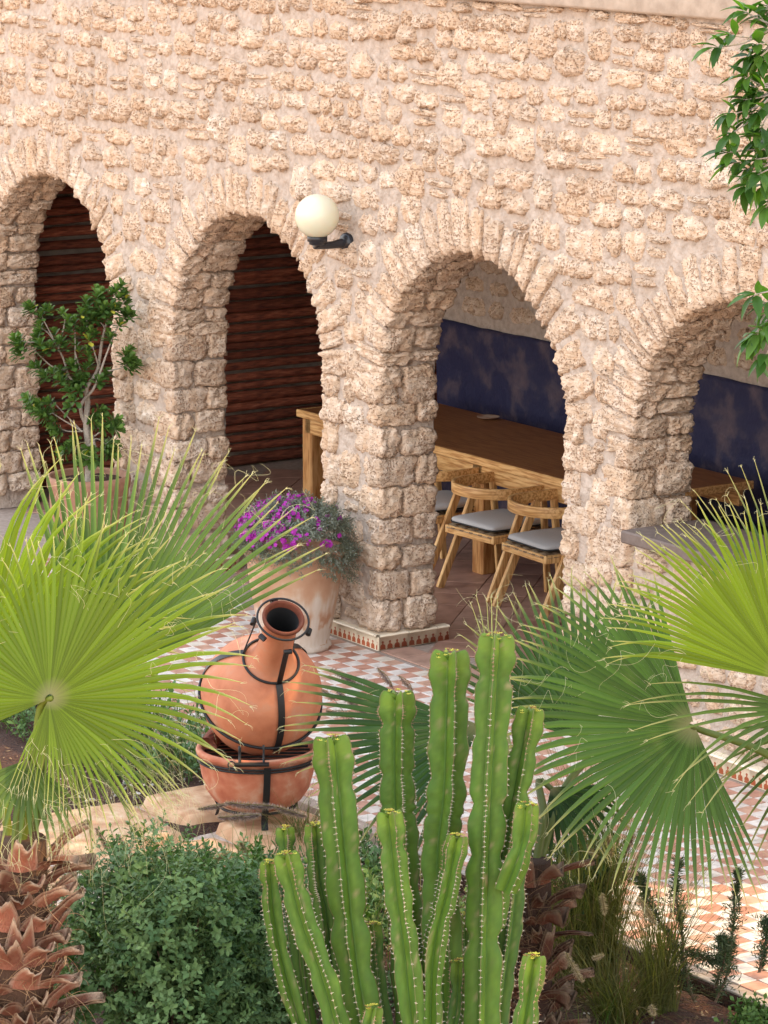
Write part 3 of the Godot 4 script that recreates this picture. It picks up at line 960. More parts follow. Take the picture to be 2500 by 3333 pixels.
func build_ground() -> void:
	var g := MB.new()
	g.grid(24, 24, func(u: float, v: float) -> Vector3: return Vector3((u - 0.5) * 600.0, -0.16, (v - 0.5) * 600.0))
	tag(part("ground", g.mesh(), M.earth, self), "", "", "", "structure")
	# garden beds
	var bed := MB.new()
	bed.grid(90, 70, func(u: float, v: float) -> Vector3:
		var q := Vector3(lerpf(1.4, 6.75, u), 0, lerpf(2.06, 5.7, v))
		q.y = -0.05 + 0.035 * n3(q, 60.0) + 0.025 * n3(q, 230.0)
		return q)
	tag(part("garden_soil", bed.mesh(), M.soil, self), "", "", "", "structure")
	var bed2 := MB.new()
	bed2.grid(70, 60, func(u: float, v: float) -> Vector3:
		var q := Vector3(lerpf(-2.2, 1.86, u), 0, lerpf(1.62, 5.4, v))
		q.y = -0.03 + 0.04 * n3(q, 60.0) + 0.02 * n3(q, 230.0)
		return q)
	tag(part("garden_soil", bed2.mesh(), M.soil, self), "", "", "", "structure")
	var sheet := MB.new()
	sheet.box(Basis(), Vector3(-0.3, -0.078, 1.0), Vector3(15.6, 0.15, 2.0), 0.0)
	var terrace := part("terrace", sheet.mesh(true), M.grout, self)
	tag(terrace, "", "", "", "structure")
	# chequered tiles, ten centimetres
	var top := MB.new()
	top.box(Basis(), Vector3.ZERO, Vector3(0.0955, 0.008, 0.0955), 0.0015)
	var shared := top.mesh(true)
	var list := []
	for i in range(-34, 74):
		for k in 19:
			var x := 0.04 + i * 0.1 + 0.05
			var z := 0.013 + k * 0.1 + 0.05 + 0.02
			list.append({"p": Vector3(x, 0.0, z), "r": red(i, k)})
	for s in list:
		var p: Vector3 = s.p
		var open := (p.x > 3.3 and p.z > 0.2) or (p.x > -0.7 and p.x < 1.75 and p.z < 1.35)
		s.rank = 1.0 / p.distance_squared_to(EYE) if open and in_view(p) else 0.0
	list.sort_custom(func(a, b) -> bool: return a.rank > b.rank)
	var rest := {}
	for k in list.size():
		var s: Dictionary = list[k]
		var name_ := ("red_tile_%d" if s.r else "white_tile_%d") % (rng.randi() % 4)
		var b := Basis(Vector3.UP, rnd(-0.012, 0.012)) * Basis(Vector3.RIGHT, rnd(-0.012, 0.012)) * Basis(Vector3.BACK, rnd(-0.012, 0.012))
		var t := Transform3D(b, s.p + Vector3(0, rnd(-0.0012, 0.0012), 0))
		if k < 300: part("tile", shared, M[name_], terrace, t)
		else:
			if not rest.has(name_): rest[name_] = MB.new()
			rest[name_].add(top, t)
	var all := ArrayMesh.new()
	for m in rest:
		all.add_surface_from_arrays(Mesh.PRIMITIVE_TRIANGLES, rest[m].mesh(true).surface_get_arrays(0))
		all.surface_set_material(all.get_surface_count() - 1, M[m])
	part("distant_tiles", all, null, terrace, Transform3D(), "stuff")
	# kerb strip along the terrace edge
	var kerb := MB.new()
	kerb.box(Basis(), Vector3(5.3, -0.055, 2.008), Vector3(4.4, 0.11, 0.03), 0.01)
	tag(part("kerb", kerb.mesh(true), M.soil, self), "", "", "", "structure")
	var lip := MB.new()
	lip.box(Basis(), Vector3(5.3, 0.0, 2.0), Vector3(4.4, 0.012, 0.03), 0.003)
	tag(part("kerb_edging", lip.mesh(true), M.concrete, self), "", "", "", "structure")
	# dining room floor, large clay tiles laid across the corner
	var under := MB.new()
	under.box(Basis(), Vector3(-0.2, -0.08, -2.35), Vector3(11.2, 0.15, 4.7), 0.0)
	var floor_ := part("dining_room_floor", under.mesh(true), M.grout, self)
	tag(floor_, "", "", "", "structure")
	var big := MB.new()
	big.box(Basis(), Vector3.ZERO, Vector3(0.312, 0.008, 0.312), 0.002)
	var bigm := big.mesh(true)
	var turn := Basis(Vector3.UP, PI / 4)
	for i in range(-22, 22):
		for k in range(-22, 22):
			var p := turn * Vector3(i * 0.316, 0, k * 0.316) + Vector3(-2.0, 0.0, -1.3)
			if p.x < -5.05 or p.x > 2.4 or p.z > -0.22 or p.z < -2.6 - (1.4 if p.x < -3.7 else 0.0): continue
			part("floor_tile", bigm, M["floor_tile_%d" % (rng.randi() % 4)], floor_, Transform3D(turn, p + Vector3(0, rnd(-0.001, 0.001), 0)))
	var thresh := MB.new()
	for a in 9:
		thresh.box(Basis(), Vector3(0.12 + a * 0.2, 0.0, -0.11), Vector3(0.194, 0.008, 0.2), 0.002)
	part("threshold_tiles", thresh.mesh(true), M.floor_tile_3, floor_)
	# flagstones of the path
	var path := MB.new()
	path.box(Basis(), Vector3(2.5, -0.09, 3.9), Vector3(1.3, 0.08, 3.8), 0.0)
	var pth := part("garden_path", path.mesh(true), M.mortar, self)
	tag(pth, "", "", "", "structure")
	for s in [[2.10, 2.34, 0.56, 0.62], [2.72, 2.30, 0.62, 0.54], [2.2, 3.06, 0.74, 0.76], [2.86, 3.0, 0.5, 0.8], [2.06, 3.8, 0.48, 0.66], [2.66, 3.84, 0.66, 0.76], [2.3, 4.6, 0.9, 0.78], [2.95, 4.66, 0.36, 0.7]]:
		var m := MB.new()
		m.grid(16, 16, func(u: float, v: float) -> Vector3:
			var a := u * 2.0 - 1.0
			var b := v * 2.0 - 1.0
			var q := Vector3(s[0] + a * sqrt(1.0 - 0.18 * b * b) * s[2] * 0.5, 0, s[1] + b * sqrt(1.0 - 0.18 * a * a) * s[3] * 0.5)
			q += Vector3(n3(q, 40.0), 0, n3(q + Vector3(5, 0, 0), 40.0)) * 0.05
			q.y = 0.006 + 0.014 * n3(q, 40.0) + 0.006 * n3(q, 200.0)
			if absf(a) > 0.99 or absf(b) > 0.99: q.y -= 0.06
			elif absf(a) > 0.86 or absf(b) > 0.86: q.y -= 0.008
			return q)
		part("flagstone", m.mesh(), M.flagstone, pth)

func build_pebbles() -> void:
	var shape := MB.new()
	var prof := []
	for k in 7:
		var f := PI * k / 6.0
		prof.append(Vector2(sin(f) + 0.001, -cos(f) * 0.6))
	shape.lathe(prof, 8, Basis(), Vector3.ZERO, 0.12)
	var places := []
	for k in 420:
		var p := Vector3(rnd(1.0, 1.85), -0.022, rnd(1.7, 3.2))
		if k > 150: p = Vector3(rnd(4.2, 6.6), -0.04, rnd(2.1, 3.4))
		var s := rnd(0.004, 0.016) * (1.0 if k < 150 else 0.7)
		places.append(Transform3D(Basis(rvec().normalized(), rnd(0, TAU)) * Basis.from_scale(Vector3(s, s * 0.7, s * rnd(0.6, 1.3))), p))
	M.pebble.vertex_color_use_as_albedo = true
	var cols := []
	for k in 9: cols.append(Color(1, 0.96, 0.92) * rnd(0.25, 1.0))
	scatter("pebbles", shape.mesh(), M.pebble, self, places, cols)

# ---- clay things
func build_chiminea() -> void:
	var o := Vector3(2.512, 0.0, 2.33)
	var t := thing("chiminea", "tilted orange clay chiminea in a black iron frame beside the flagstone path", "chiminea", o)
	# lower fire bowl
	var b := MB.new()
	var prof := [Vector2(0.001, 0.075), Vector2(0.15, 0.075), Vector2(0.176, 0.084), Vector2(0.214, 0.112), Vector2(0.246, 0.16), Vector2(0.267, 0.235), Vector2(0.278, 0.31), Vector2(0.278, 0.328), Vector2(0.29, 0.335), Vector2(0.294, 0.35), Vector2(0.288, 0.362), Vector2(0.275, 0.365), Vector2(0.262, 0.355), Vector2(0.258, 0.32), Vector2(0.25, 0.25), Vector2(0.21, 0.17), Vector2(0.14, 0.135), Vector2(0.001, 0.13)]
	b.lathe(prof, 56, Basis(), Vector3.ZERO, 0.004)
	part("fire_bowl", b.mesh(), M.worn_terracotta, t)
	# upper pot, tipped back on its hinge towards the garden
	var to_eye := (EYE - (o + Vector3(0, 0.6, 0))).normalized()
	var up_img := (Vector3.UP - to_eye * to_eye.y).normalized()
	var lean := (up_img * 0.96 + RIGHT * 0.283).normalized()
	var axis := (to_eye * cos(deg_to_rad(38.5)) + lean * sin(deg_to_rad(38.5))).normalized()
	var basis := basis_along(axis, RIGHT)
	var c := RIGHT * 0.022 + Vector3(0, 0.613, 0)
	var r := 0.288
	var p2 := [Vector2(0.20, -0.215), Vector2(0.215, -0.20)]
	for k in 15:
		var f := lerpf(-0.72, 1.13, k / 14.0)
		p2.append(Vector2(r * cos(f), r * sin(f)))
	p2.append_array([Vector2(0.104, 0.28), Vector2(0.090, 0.315), Vector2(0.081, 0.38), Vector2(0.077, 0.45), Vector2(0.077, 0.52), Vector2(0.081, 0.555), Vector2(0.092, 0.572), Vector2(0.098, 0.578)])
	var m := MB.new()
	m.lathe(p2, 64, basis, c, 0.003)
	part("upper_pot", m.mesh(), M.terracotta, t)
	var lip := MB.new()
	lip.lathe([Vector2(0.0975, 0.577), Vector2(0.1, 0.588), Vector2(0.096, 0.597), Vector2(0.089, 0.598), Vector2(0.083, 0.59), Vector2(0.076, 0.57)], 56, basis, c, 0.003)
	part("sooty_lip", lip.mesh(), M.sooty_clay, t)
	var s := MB.new()
	s.lathe([Vector2(0.078, 0.575), Vector2(0.072, 0.55), Vector2(0.069, 0.48), Vector2(0.072, 0.36), Vector2(0.10, 0.27), Vector2(0.2, 0.18), Vector2(0.255, 0.0), Vector2(0.2, -0.16), Vector2(0.19, -0.21)], 48, basis, c)
	part("sooty_lining", s.mesh(), M.soot, t)
	# iron frame
	var ring := func(rad: float, h: float, bb: Basis, oo: Vector3, th: float, called: String) -> void:
		var pts := []
		for k in 48:
			var f := TAU * k / 48.0
			pts.append(oo + bb * Vector3(cos(f) * rad, h, sin(f) * rad))
		var q := MB.new()
		q.tube(pts, [th], 7, true)
		part(called, q.mesh(), M.black_iron, t)
	ring.call(0.121, 0.578, basis, c, 0.0055, "mouth_ring")
	ring.call(0.132, 0.262, basis, c, 0.0065, "neck_ring")
	ring.call(0.294, -0.03, basis, c, 0.007, "belly_ring")
	ring.call(0.287, 0.318, Basis(), Vector3.ZERO, 0.0055, "bowl_ring")
	ring.call(0.283, 0.304, Basis(), Vector3.ZERO, 0.0055, "bowl_ring")
	ring.call(0.185, 0.076, Basis(), Vector3.ZERO, 0.007, "foot_ring")
	# flat straps over the belly; the front one faces the path
	var cam_l := basis.inverse() * (to_eye - axis * to_eye.dot(axis)).normalized()
	var f0 := atan2(cam_l.z, cam_l.x)
	for k in 3:
		var f := f0 + TAU * k / 3.0 - 0.50
		var q := MB.new()
		q.grid(2, 22, func(u: float, v: float) -> Vector3:
			var g := lerpf(-0.25, 1.1, v)
			var rr := r + 0.006
			var w := (u - 0.5) * 0.034
			var rad := rr * cos(g)
			return c + basis * Vector3(rad * cos(f) - w * sin(f), rr * sin(g), rad * sin(f) + w * cos(f)))
		part("strap", q.mesh(), M.black_iron, t)
		# arm from the neck ring up to the mouth
		var a := MB.new()
		var d := Vector3(cos(f), 0, sin(f))
		var p_a: Vector3 = c + basis * (d * 0.136 + Vector3(0, 0.256, 0))
		var p_b: Vector3 = c + basis * (d * 0.118 + Vector3(0, 0.50, 0))
		a.box(basis_along(p_b - p_a, basis * d), (p_a + p_b) * 0.5, Vector3(0.026, p_a.distance_to(p_b), 0.006), 0.001)
		a.tube([p_b + basis * (d * 0.012 - Vector3(-sin(f), 0, cos(f)) * 0.018), p_b + basis * (d * 0.012 + Vector3(-sin(f), 0, cos(f)) * 0.018)], [0.012], 12)
		part("lifting_arm", a.mesh(), M.black_iron, t)
		var lug := MB.new()
		var f2 := f + 1.05
		var d2 := Vector3(cos(f2), 0, sin(f2))
		var pl: Vector3 = c + basis * (d2 * 0.13 + Vector3(0, 0.545, 0))
		var tang: Vector3 = basis * Vector3(-sin(f2), 0, cos(f2))
		lug.tube([pl - tang * 0.016, pl + tang * 0.016], [0.013], 12)
		part("lug", lug.mesh(), M.black_iron, t)
	# hinge on the bowl's rim, facing the garden
	var he := Vector3(to_eye.x, 0, to_eye.z).normalized()
	var hs := Vector3(he.z, 0, -he.x)
	var hp := he * 0.302 + Vector3(0, 0.352, 0) + hs * -0.02
	var h := MB.new()
	h.tube([hp - hs * 0.085, hp + hs * 0.075], [0.011], 12)
	h.tube([hp - hs * 0.062, hp - hs * 0.062 - he * 0.03 + Vector3(0, 0.05, 0), hp - hs * 0.062 - he * 0.01 + Vector3(0, 0.085, 0)], [0.007], 6)
	h.tube([hp + hs * 0.05, hp + hs * 0.05 - he * 0.02 + Vector3(0, 0.06, 0), hp + hs * 0.05 - he * 0.01 + Vector3(0, 0.09, 0)], [0.006], 6)
	var eye_pts := []
	for k in 14: eye_pts.append(hp - hs * 0.1 + (hs * cos(TAU * k / 14.0) + Vector3.UP * sin(TAU * k / 14.0)) * 0.016)
	h.tube(eye_pts, [0.004], 6, true)
	part("hinge", h.mesh(), M.black_iron, t)
	# grate bars inside the bowl
	for k in 7:
		var z := -0.18 + k * 0.06
		var l := sqrt(0.25 * 0.25 - z * z)
		var q := MB.new()
		q.tube([he * z + Vector3(0, 0.34, 0) - hs * l, he * z + Vector3(0, 0.34, 0) + hs * l], [0.006], 6)
		part("grate_bar", q.mesh(), M.black_iron, t)
	# bowl straps run down into three feet
	for k in 3:
		var f := atan2(he.z, he.x) - 0.16 + TAU * k / 3.0
		var d := Vector3(cos(f), 0, sin(f))
		var pts := curve([d * 0.293 + Vector3(0, 0.33, 0), d * 0.282 + Vector3(0, 0.26, 0), d * 0.262 + Vector3(0, 0.19, 0), d * 0.226 + Vector3(0, 0.105, 0), d * 0.20 + Vector3(0, 0.05, 0), d * 0.21 + Vector3(0, 0.004, 0)], 20)
		var q := MB.new()
		for e in pts.size() - 1:
			q.box(basis_along(pts[e + 1] - pts[e], d), (pts[e] + pts[e + 1]) * 0.5, Vector3(0.032, pts[e].distance_to(pts[e + 1]) * 1.04, 0.006), 0.0)
		part("leg", q.mesh(true), M.black_iron, t)
	# log lying across the bowl at the back
	var lg := MB.new()
	lg.tube([Vector3(-0.02, 0.37, 0) - hs * -0.22 * -1.0 + he * 0.02, Vector3(0, 0.43, 0) - hs * 0.17 - he * 0.10], [0.045, 0.04], 9)
	part("charred_log", lg.mesh(), M.pole_wood_1, t)

func sprig(leaves: int, length: float, leaf: float, wide: float, curl := 0.25) -> MB:
	# a short stem with small folded leaves along it
	var m := MB.new()
	for k in leaves:
		var y := length * (0.15 + 0.85 * k / maxf(1.0, leaves - 1.0))
		var f := k * 2.4
		var d := Vector3(cos(f), rnd(0.25, 0.75), sin(f)).normalized()
		if k == leaves - 1: d = Vector3(rnd(-0.2, 0.2), 1, rnd(-0.2, 0.2)).normalized()
		var b := Vector3(0, y, 0)
		var side := d.cross(Vector3.UP if absf(d.y) < 0.95 else Vector3.RIGHT).normalized()
		var nrm := side.cross(d)
		var l := leaf * rnd(0.75, 1.2)
		var mid := b + d * l * 0.55 - nrm * l * curl * 0.3
		var tip := b + d * l - Vector3.UP * l * curl * 0.4
		m.col = Color(1, 1, 1) * rnd(0.8, 1.15)
		var n := m.v.size()
		m.p(b); m.p(mid + side * l * wide + nrm * l * 0.1); m.p(tip); m.p(mid - side * l * wide + nrm * l * 0.1); m.p(mid)
		m.tri(n, n + 1, n + 4); m.tri(n + 1, n + 2, n + 4); m.tri(n + 4, n + 2, n + 3); m.tri(n, n + 4, n + 3)
	m.col = Color(0.8, 0.7, 0.5)
	m.tube([Vector3.ZERO, Vector3(0, length, 0)], [length * 0.012 + 0.0006], 3)
	return m

func oriented(y: Vector3) -> Basis:
	var b := basis_along(y, rvec())
	return b * Basis(Vector3.UP, rnd(0, TAU))

func build_flower_pot() -> void:
	var o := Vector3(-0.335, 0.004, 0.345)
	var t := thing("flower_pot", "tall limewashed clay pot overflowing with purple flowers against the middle pier", "planter", o)
	var m := MB.new()
	m.lathe([Vector2(0.001, 0.0), Vector2(0.205, 0.0), Vector2(0.212, 0.012), Vector2(0.208, 0.032), Vector2(0.196, 0.042), Vector2(0.205, 0.10), Vector2(0.228, 0.20), Vector2(0.25, 0.32), Vector2(0.266, 0.42), Vector2(0.275, 0.50), Vector2(0.278, 0.54), Vector2(0.29, 0.55), Vector2(0.295, 0.572), Vector2(0.288, 0.588), Vector2(0.265, 0.588), Vector2(0.255, 0.56), Vector2(0.25, 0.53), Vector2(0.001, 0.53)], 56, Basis(), Vector3.ZERO, 0.006)
	part("pot", m.mesh(), M.pot_wash, t)
	var places := []
	for k in 1500:
		var f := rnd(0, TAU)
		var g := acos(rnd(0.0, 1.0))
		var d := Vector3(sin(g) * cos(f), cos(g), sin(g) * sin(f))
		var r := rnd(0.82, 1.0) * (1.0 + 0.14 * n3(d * 3.0, 60.0))
		var q := Vector3(d.x * 0.345, d.y * 0.235, d.z * 0.30) * r + Vector3(0, 0.60, 0)
		if g > 1.2:
			q.y -= rnd(0.0, 0.17) * (0.6 + 0.5 * d.dot(RIGHT))
			q += Vector3(d.x, 0, d.z) * 0.01
		if q.z > 0.36 and q.y < 0.5 and d.dot(RIGHT) < 0.3 and rng.randf() < 0.5: continue
		q.z = maxf(q.z, -0.31)
		places.append(Transform3D(oriented(d + Vector3(0, 0.15 if g < 1.2 else -0.5, 0) + rvec(0.5)).scaled(Vector3.ONE * rnd(0.7, 1.2)), q))
	var cols := []
	for k in 12: cols.append(Color(0.20, 0.23, 0.17).lerp(Color(0.31, 0.33, 0.28), rng.randf()) * rnd(0.7, 1.1))
	scatter("foliage", sprig(12, 0.06, 0.022, 0.14).mesh(), M.bush_leaf, t, places, cols)
	# flowers, thickest on the far left shoulder and the crown
	var fl := MB.new()
	for k in 5:
		var f := TAU * k / 5.0
		var d := Vector3(cos(f), 0.25, sin(f))
		var s := Vector3(-sin(f), 0, cos(f))
		var n := fl.v.size()
		fl.col = Color(1, 1, 1) * rnd(0.8, 1.1)
		fl.p(Vector3.ZERO); fl.p(d * 0.008 + s * 0.006); fl.p(d * 0.015 + s * 0.003); fl.p(d * 0.015 - s * 0.003); fl.p(d * 0.008 - s * 0.006)
		fl.tri(n, n + 1, n + 2); fl.tri(n, n + 2, n + 3); fl.tri(n, n + 3, n + 4)
	fl.col = Color(1.2, 0.9, 0.9)
	fl.tube([Vector3.ZERO, Vector3(0, -0.012, 0)], [0.0025], 4)
	places = []
	while places.size() < 800:
		var f := rnd(0, TAU)
		var g := acos(rnd(0.15, 1.0))
		var d := Vector3(sin(g) * cos(f), cos(g), sin(g) * sin(f))
		var want := 0.62 - 0.9 * d.dot(RIGHT) + 0.5 * n3(d * 2.0, 90.0)
		if rng.randf() > want: continue
		var q := Vector3(d.x * 0.36, d.y * 0.25, d.z * 0.315) * rnd(0.97, 1.07) + Vector3(0, 0.61, 0)
		for j in 1 + rng.randi() % 3:
			places.append(Transform3D(oriented(d + rvec(0.6)).scaled(Vector3.ONE * rnd(0.6, 1.05)), q + rvec(0.014)))
	cols = []
	for k in 9: cols.append(Color(0.36, 0.025, 0.30).lerp(Color(0.52, 0.05, 0.46), rng.randf()))
	scatter("flowers", fl.mesh(), M.petal, t, places, cols)

func build_potted_tree() -> void:
	var o := Vector3(-2.81, 0.004, 0.33)
	var t := thing("potted_tree", "small leafy tree with pale twisted stems in a round clay pot", "potted plant", o)
	var m := MB.new()
	m.lathe([Vector2(0.001, 0.0), Vector2(0.19, 0.0), Vector2(0.2, 0.03), Vector2(0.225, 0.2), Vector2(0.245, 0.4), Vector2(0.25, 0.52), Vector2(0.262, 0.54), Vector2(0.266, 0.58), Vector2(0.262, 0.61), Vector2(0.245, 0.612), Vector2(0.236, 0.60), Vector2(0.232, 0.565), Vector2(0.001, 0.57)], 48, Basis(), Vector3.ZERO, 0.004)
	part("pot", m.mesh(), M.pot_clay, t)
	var s := MB.new()
	s.grid(24, 8, func(u: float, v: float) -> Vector3:
		var q := Vector3(cos(u * TAU), 0, sin(u * TAU)) * v * 0.233
		q.y = 0.572 + 0.012 * n3(q, 700.0)
		return q)
	part("potting_soil", s.mesh(), M.soil, t)
	# stems, as (across, height, out) from the pot's middle; across runs along the wall's end direction
	var at := func(x: float, y: float) -> Vector3:
		return RIGHT * ((x - 790.0) * 0.000703) + Vector3.UP * (0.57 + (1800.0 - y) * 0.000717) + Vector3(0.835, 0, 0.55) * (0.05 * n3(Vector3(x * 0.02, y * 0.02, 0), 25.0))
	var wood := [
		[[790, 1800], [800, 1550], [780, 1300], [790, 1100], [790, 960], [880, 830], [930, 560], [970, 400], [1010, 300]],
		[[800, 1750], [850, 1480], [735, 1200], [760, 1080], [860, 960], [960, 700], [1040, 500], [1100, 380]],
		[[770, 1000], [640, 880], [580, 720], [500, 540], [400, 330]], [[745, 1350], [560, 1240], [430, 1180], [330, 1150]], [[730, 1340], [640, 1260], [540, 1150], [480, 1080]],
		[[850, 1400], [940, 1330], [1050, 1240]], [[960, 830], [1100, 790], [1170, 730]], [[600, 820], [480, 780], [380, 700], [300, 620], [200, 620]],
		[[510, 560], [440, 480], [350, 420]], [[540, 640], [600, 400], [580, 330]], [[780, 960], [720, 760], [690, 640]], [[900, 800], [860, 640], [800, 440], [810, 300]],
		[[780, 1520], [860, 1420], [960, 1480], [1000, 1550]], [[750, 1360], [620, 1360], [540, 1330]], [[745, 1500], [650, 1520], [590, 1500]], [[960, 440], [900, 350], [920, 240]], [[1000, 330], [1050, 220], [1060, 120]], [[1010, 320], [1100, 250], [1140, 200]], [[690, 800], [690, 600], [690, 400]], [[400, 560], [280, 560], [170, 530]]]
	for k in wood.size():
		var pts := []
		for q in wood[k]: pts.append(at.call(float(q[0]), float(q[1])) + Vector3(0.835, 0, 0.55) * rnd(-0.03, 0.03))
		var c := curve(pts, 22)
		var rad := []
		var r0: float = [0.026, 0.016, 0.010][k] if k < 3 else 0.006
		for e in 23: rad.append(lerpf(r0, 0.0028, e / 22.0))
		var w := MB.new()
		w.tube(c, rad, 7)
		part("stem", w.mesh(), M.pale_bark, t)
	var knots := [[330, 280], [400, 330], [470, 290], [580, 330], [160, 520], [190, 640], [230, 600], [340, 560], [440, 640], [370, 780], [430, 860], [530, 860], [590, 900], [640, 480], [690, 390], [760, 290], [810, 250], [830, 330], [920, 240], [930, 140], [1060, 120], [1130, 200], [1160, 300], [1100, 400], [1000, 330], [1060, 260], [780, 440], [870, 500], [610, 600], [560, 560], [720, 650], [800, 640], [680, 760], [780, 800], [740, 880], [960, 850], [900, 900], [1180, 700], [1170, 780], [680, 1060], [640, 1120], [470, 1080], [330, 1150], [270, 1100], [420, 1190], [860, 1200], [900, 1290], [1050, 1240], [1040, 1330], [530, 1330], [640, 1450], [590, 1500], [500, 1260], [960, 1480], [1000, 1550], [790, 1580], [760, 1540], [1010, 520], [680, 930], [720, 980], [380, 460], [880, 380], [640, 360]]
	for k in 120:
		var e: Array = knots[rng.randi() % 62]
		knots.append([e[0] + rng.randi_range(-55, 55), e[1] + rng.randi_range(-55, 55)])
	for k in knots.size():
		var q: Vector3 = at.call(float(knots[k][0]), float(knots[k][1])) + Vector3(0.835, 0, 0.55) * rnd(-0.06, 0.09)
		var w := MB.new()
		var out := (q - Vector3(0, 1.1, 0)).normalized() + Vector3(0, 0.9, 0)
		var b := basis_along(out, Vector3(0.8, 0, 0.5))
		for e in 13:
			var f := e * 2.4
			var g := lerpf(0.25, 1.7, e / 12.0)
			var d := b * Vector3(sin(g) * cos(f), cos(g), sin(g) * sin(f))
			var side := d.cross(b.y if absf(d.dot(b.y)) < 0.98 else b.x).normalized()
			var nrm := side.cross(d)
			var l := rnd(0.048, 0.074)
			w.col = Color(0.06, 0.125, 0.03).lerp(Color(0.15, 0.25, 0.05), rng.randf() * (1.2 - 0.6 * g))
			if rng.randf() < 0.02: w.col = Color(0.5, 0.45, 0.06)
			var base := q - b.y * 0.02 * e / 12.0
			var n := w.v.size()
			for st in 5:
				var u: float = [0.05, 0.35, 0.65, 0.88, 1.0][st]
				var hw: float = l * [0.05, 0.15, 0.24, 0.19, 0.04][st]
				var cpt := base + d * l * u - Vector3.UP * l * 0.15 * u * u
				w.p(cpt - side * hw + nrm * hw * 0.3); w.p(cpt); w.p(cpt + side * hw + nrm * hw * 0.3)
			for st in 4:
				for h in 2: w.quad(n + st * 3 + h, n + st * 3 + h + 1, n + st * 3 + h + 4, n + st * 3 + h + 3)
		part("leaf_cluster", w.mesh(), M.bush_leaf, t)

# ---- palms
func thread(m: MB, from: Vector3, d: Vector3, length: float, loops: float, sag: float, thick := 0.0007) -> void:
	var pts := []
	var n := 12
	var u := d.cross(rvec()).normalized()
	var w := d.cross(u).normalized()
	var amp := length * rnd(0.06, 0.2)
	var ph := rnd(0, TAU)
	for k in n + 1:
		var f := float(k) / n
		pts.append(from + d * length * f * (1.0 - 0.35 * f) + (u * sin(f * loops + ph) - u * sin(ph) + w * cos(f * loops * 0.8 + ph) - w * cos(ph)) * amp + Vector3.DOWN * sag * f * f)
	var r := []
	for k in n + 1: r.append(thick * (1.0 - 0.6 * k / n))
	m.tube(pts, r, 3)

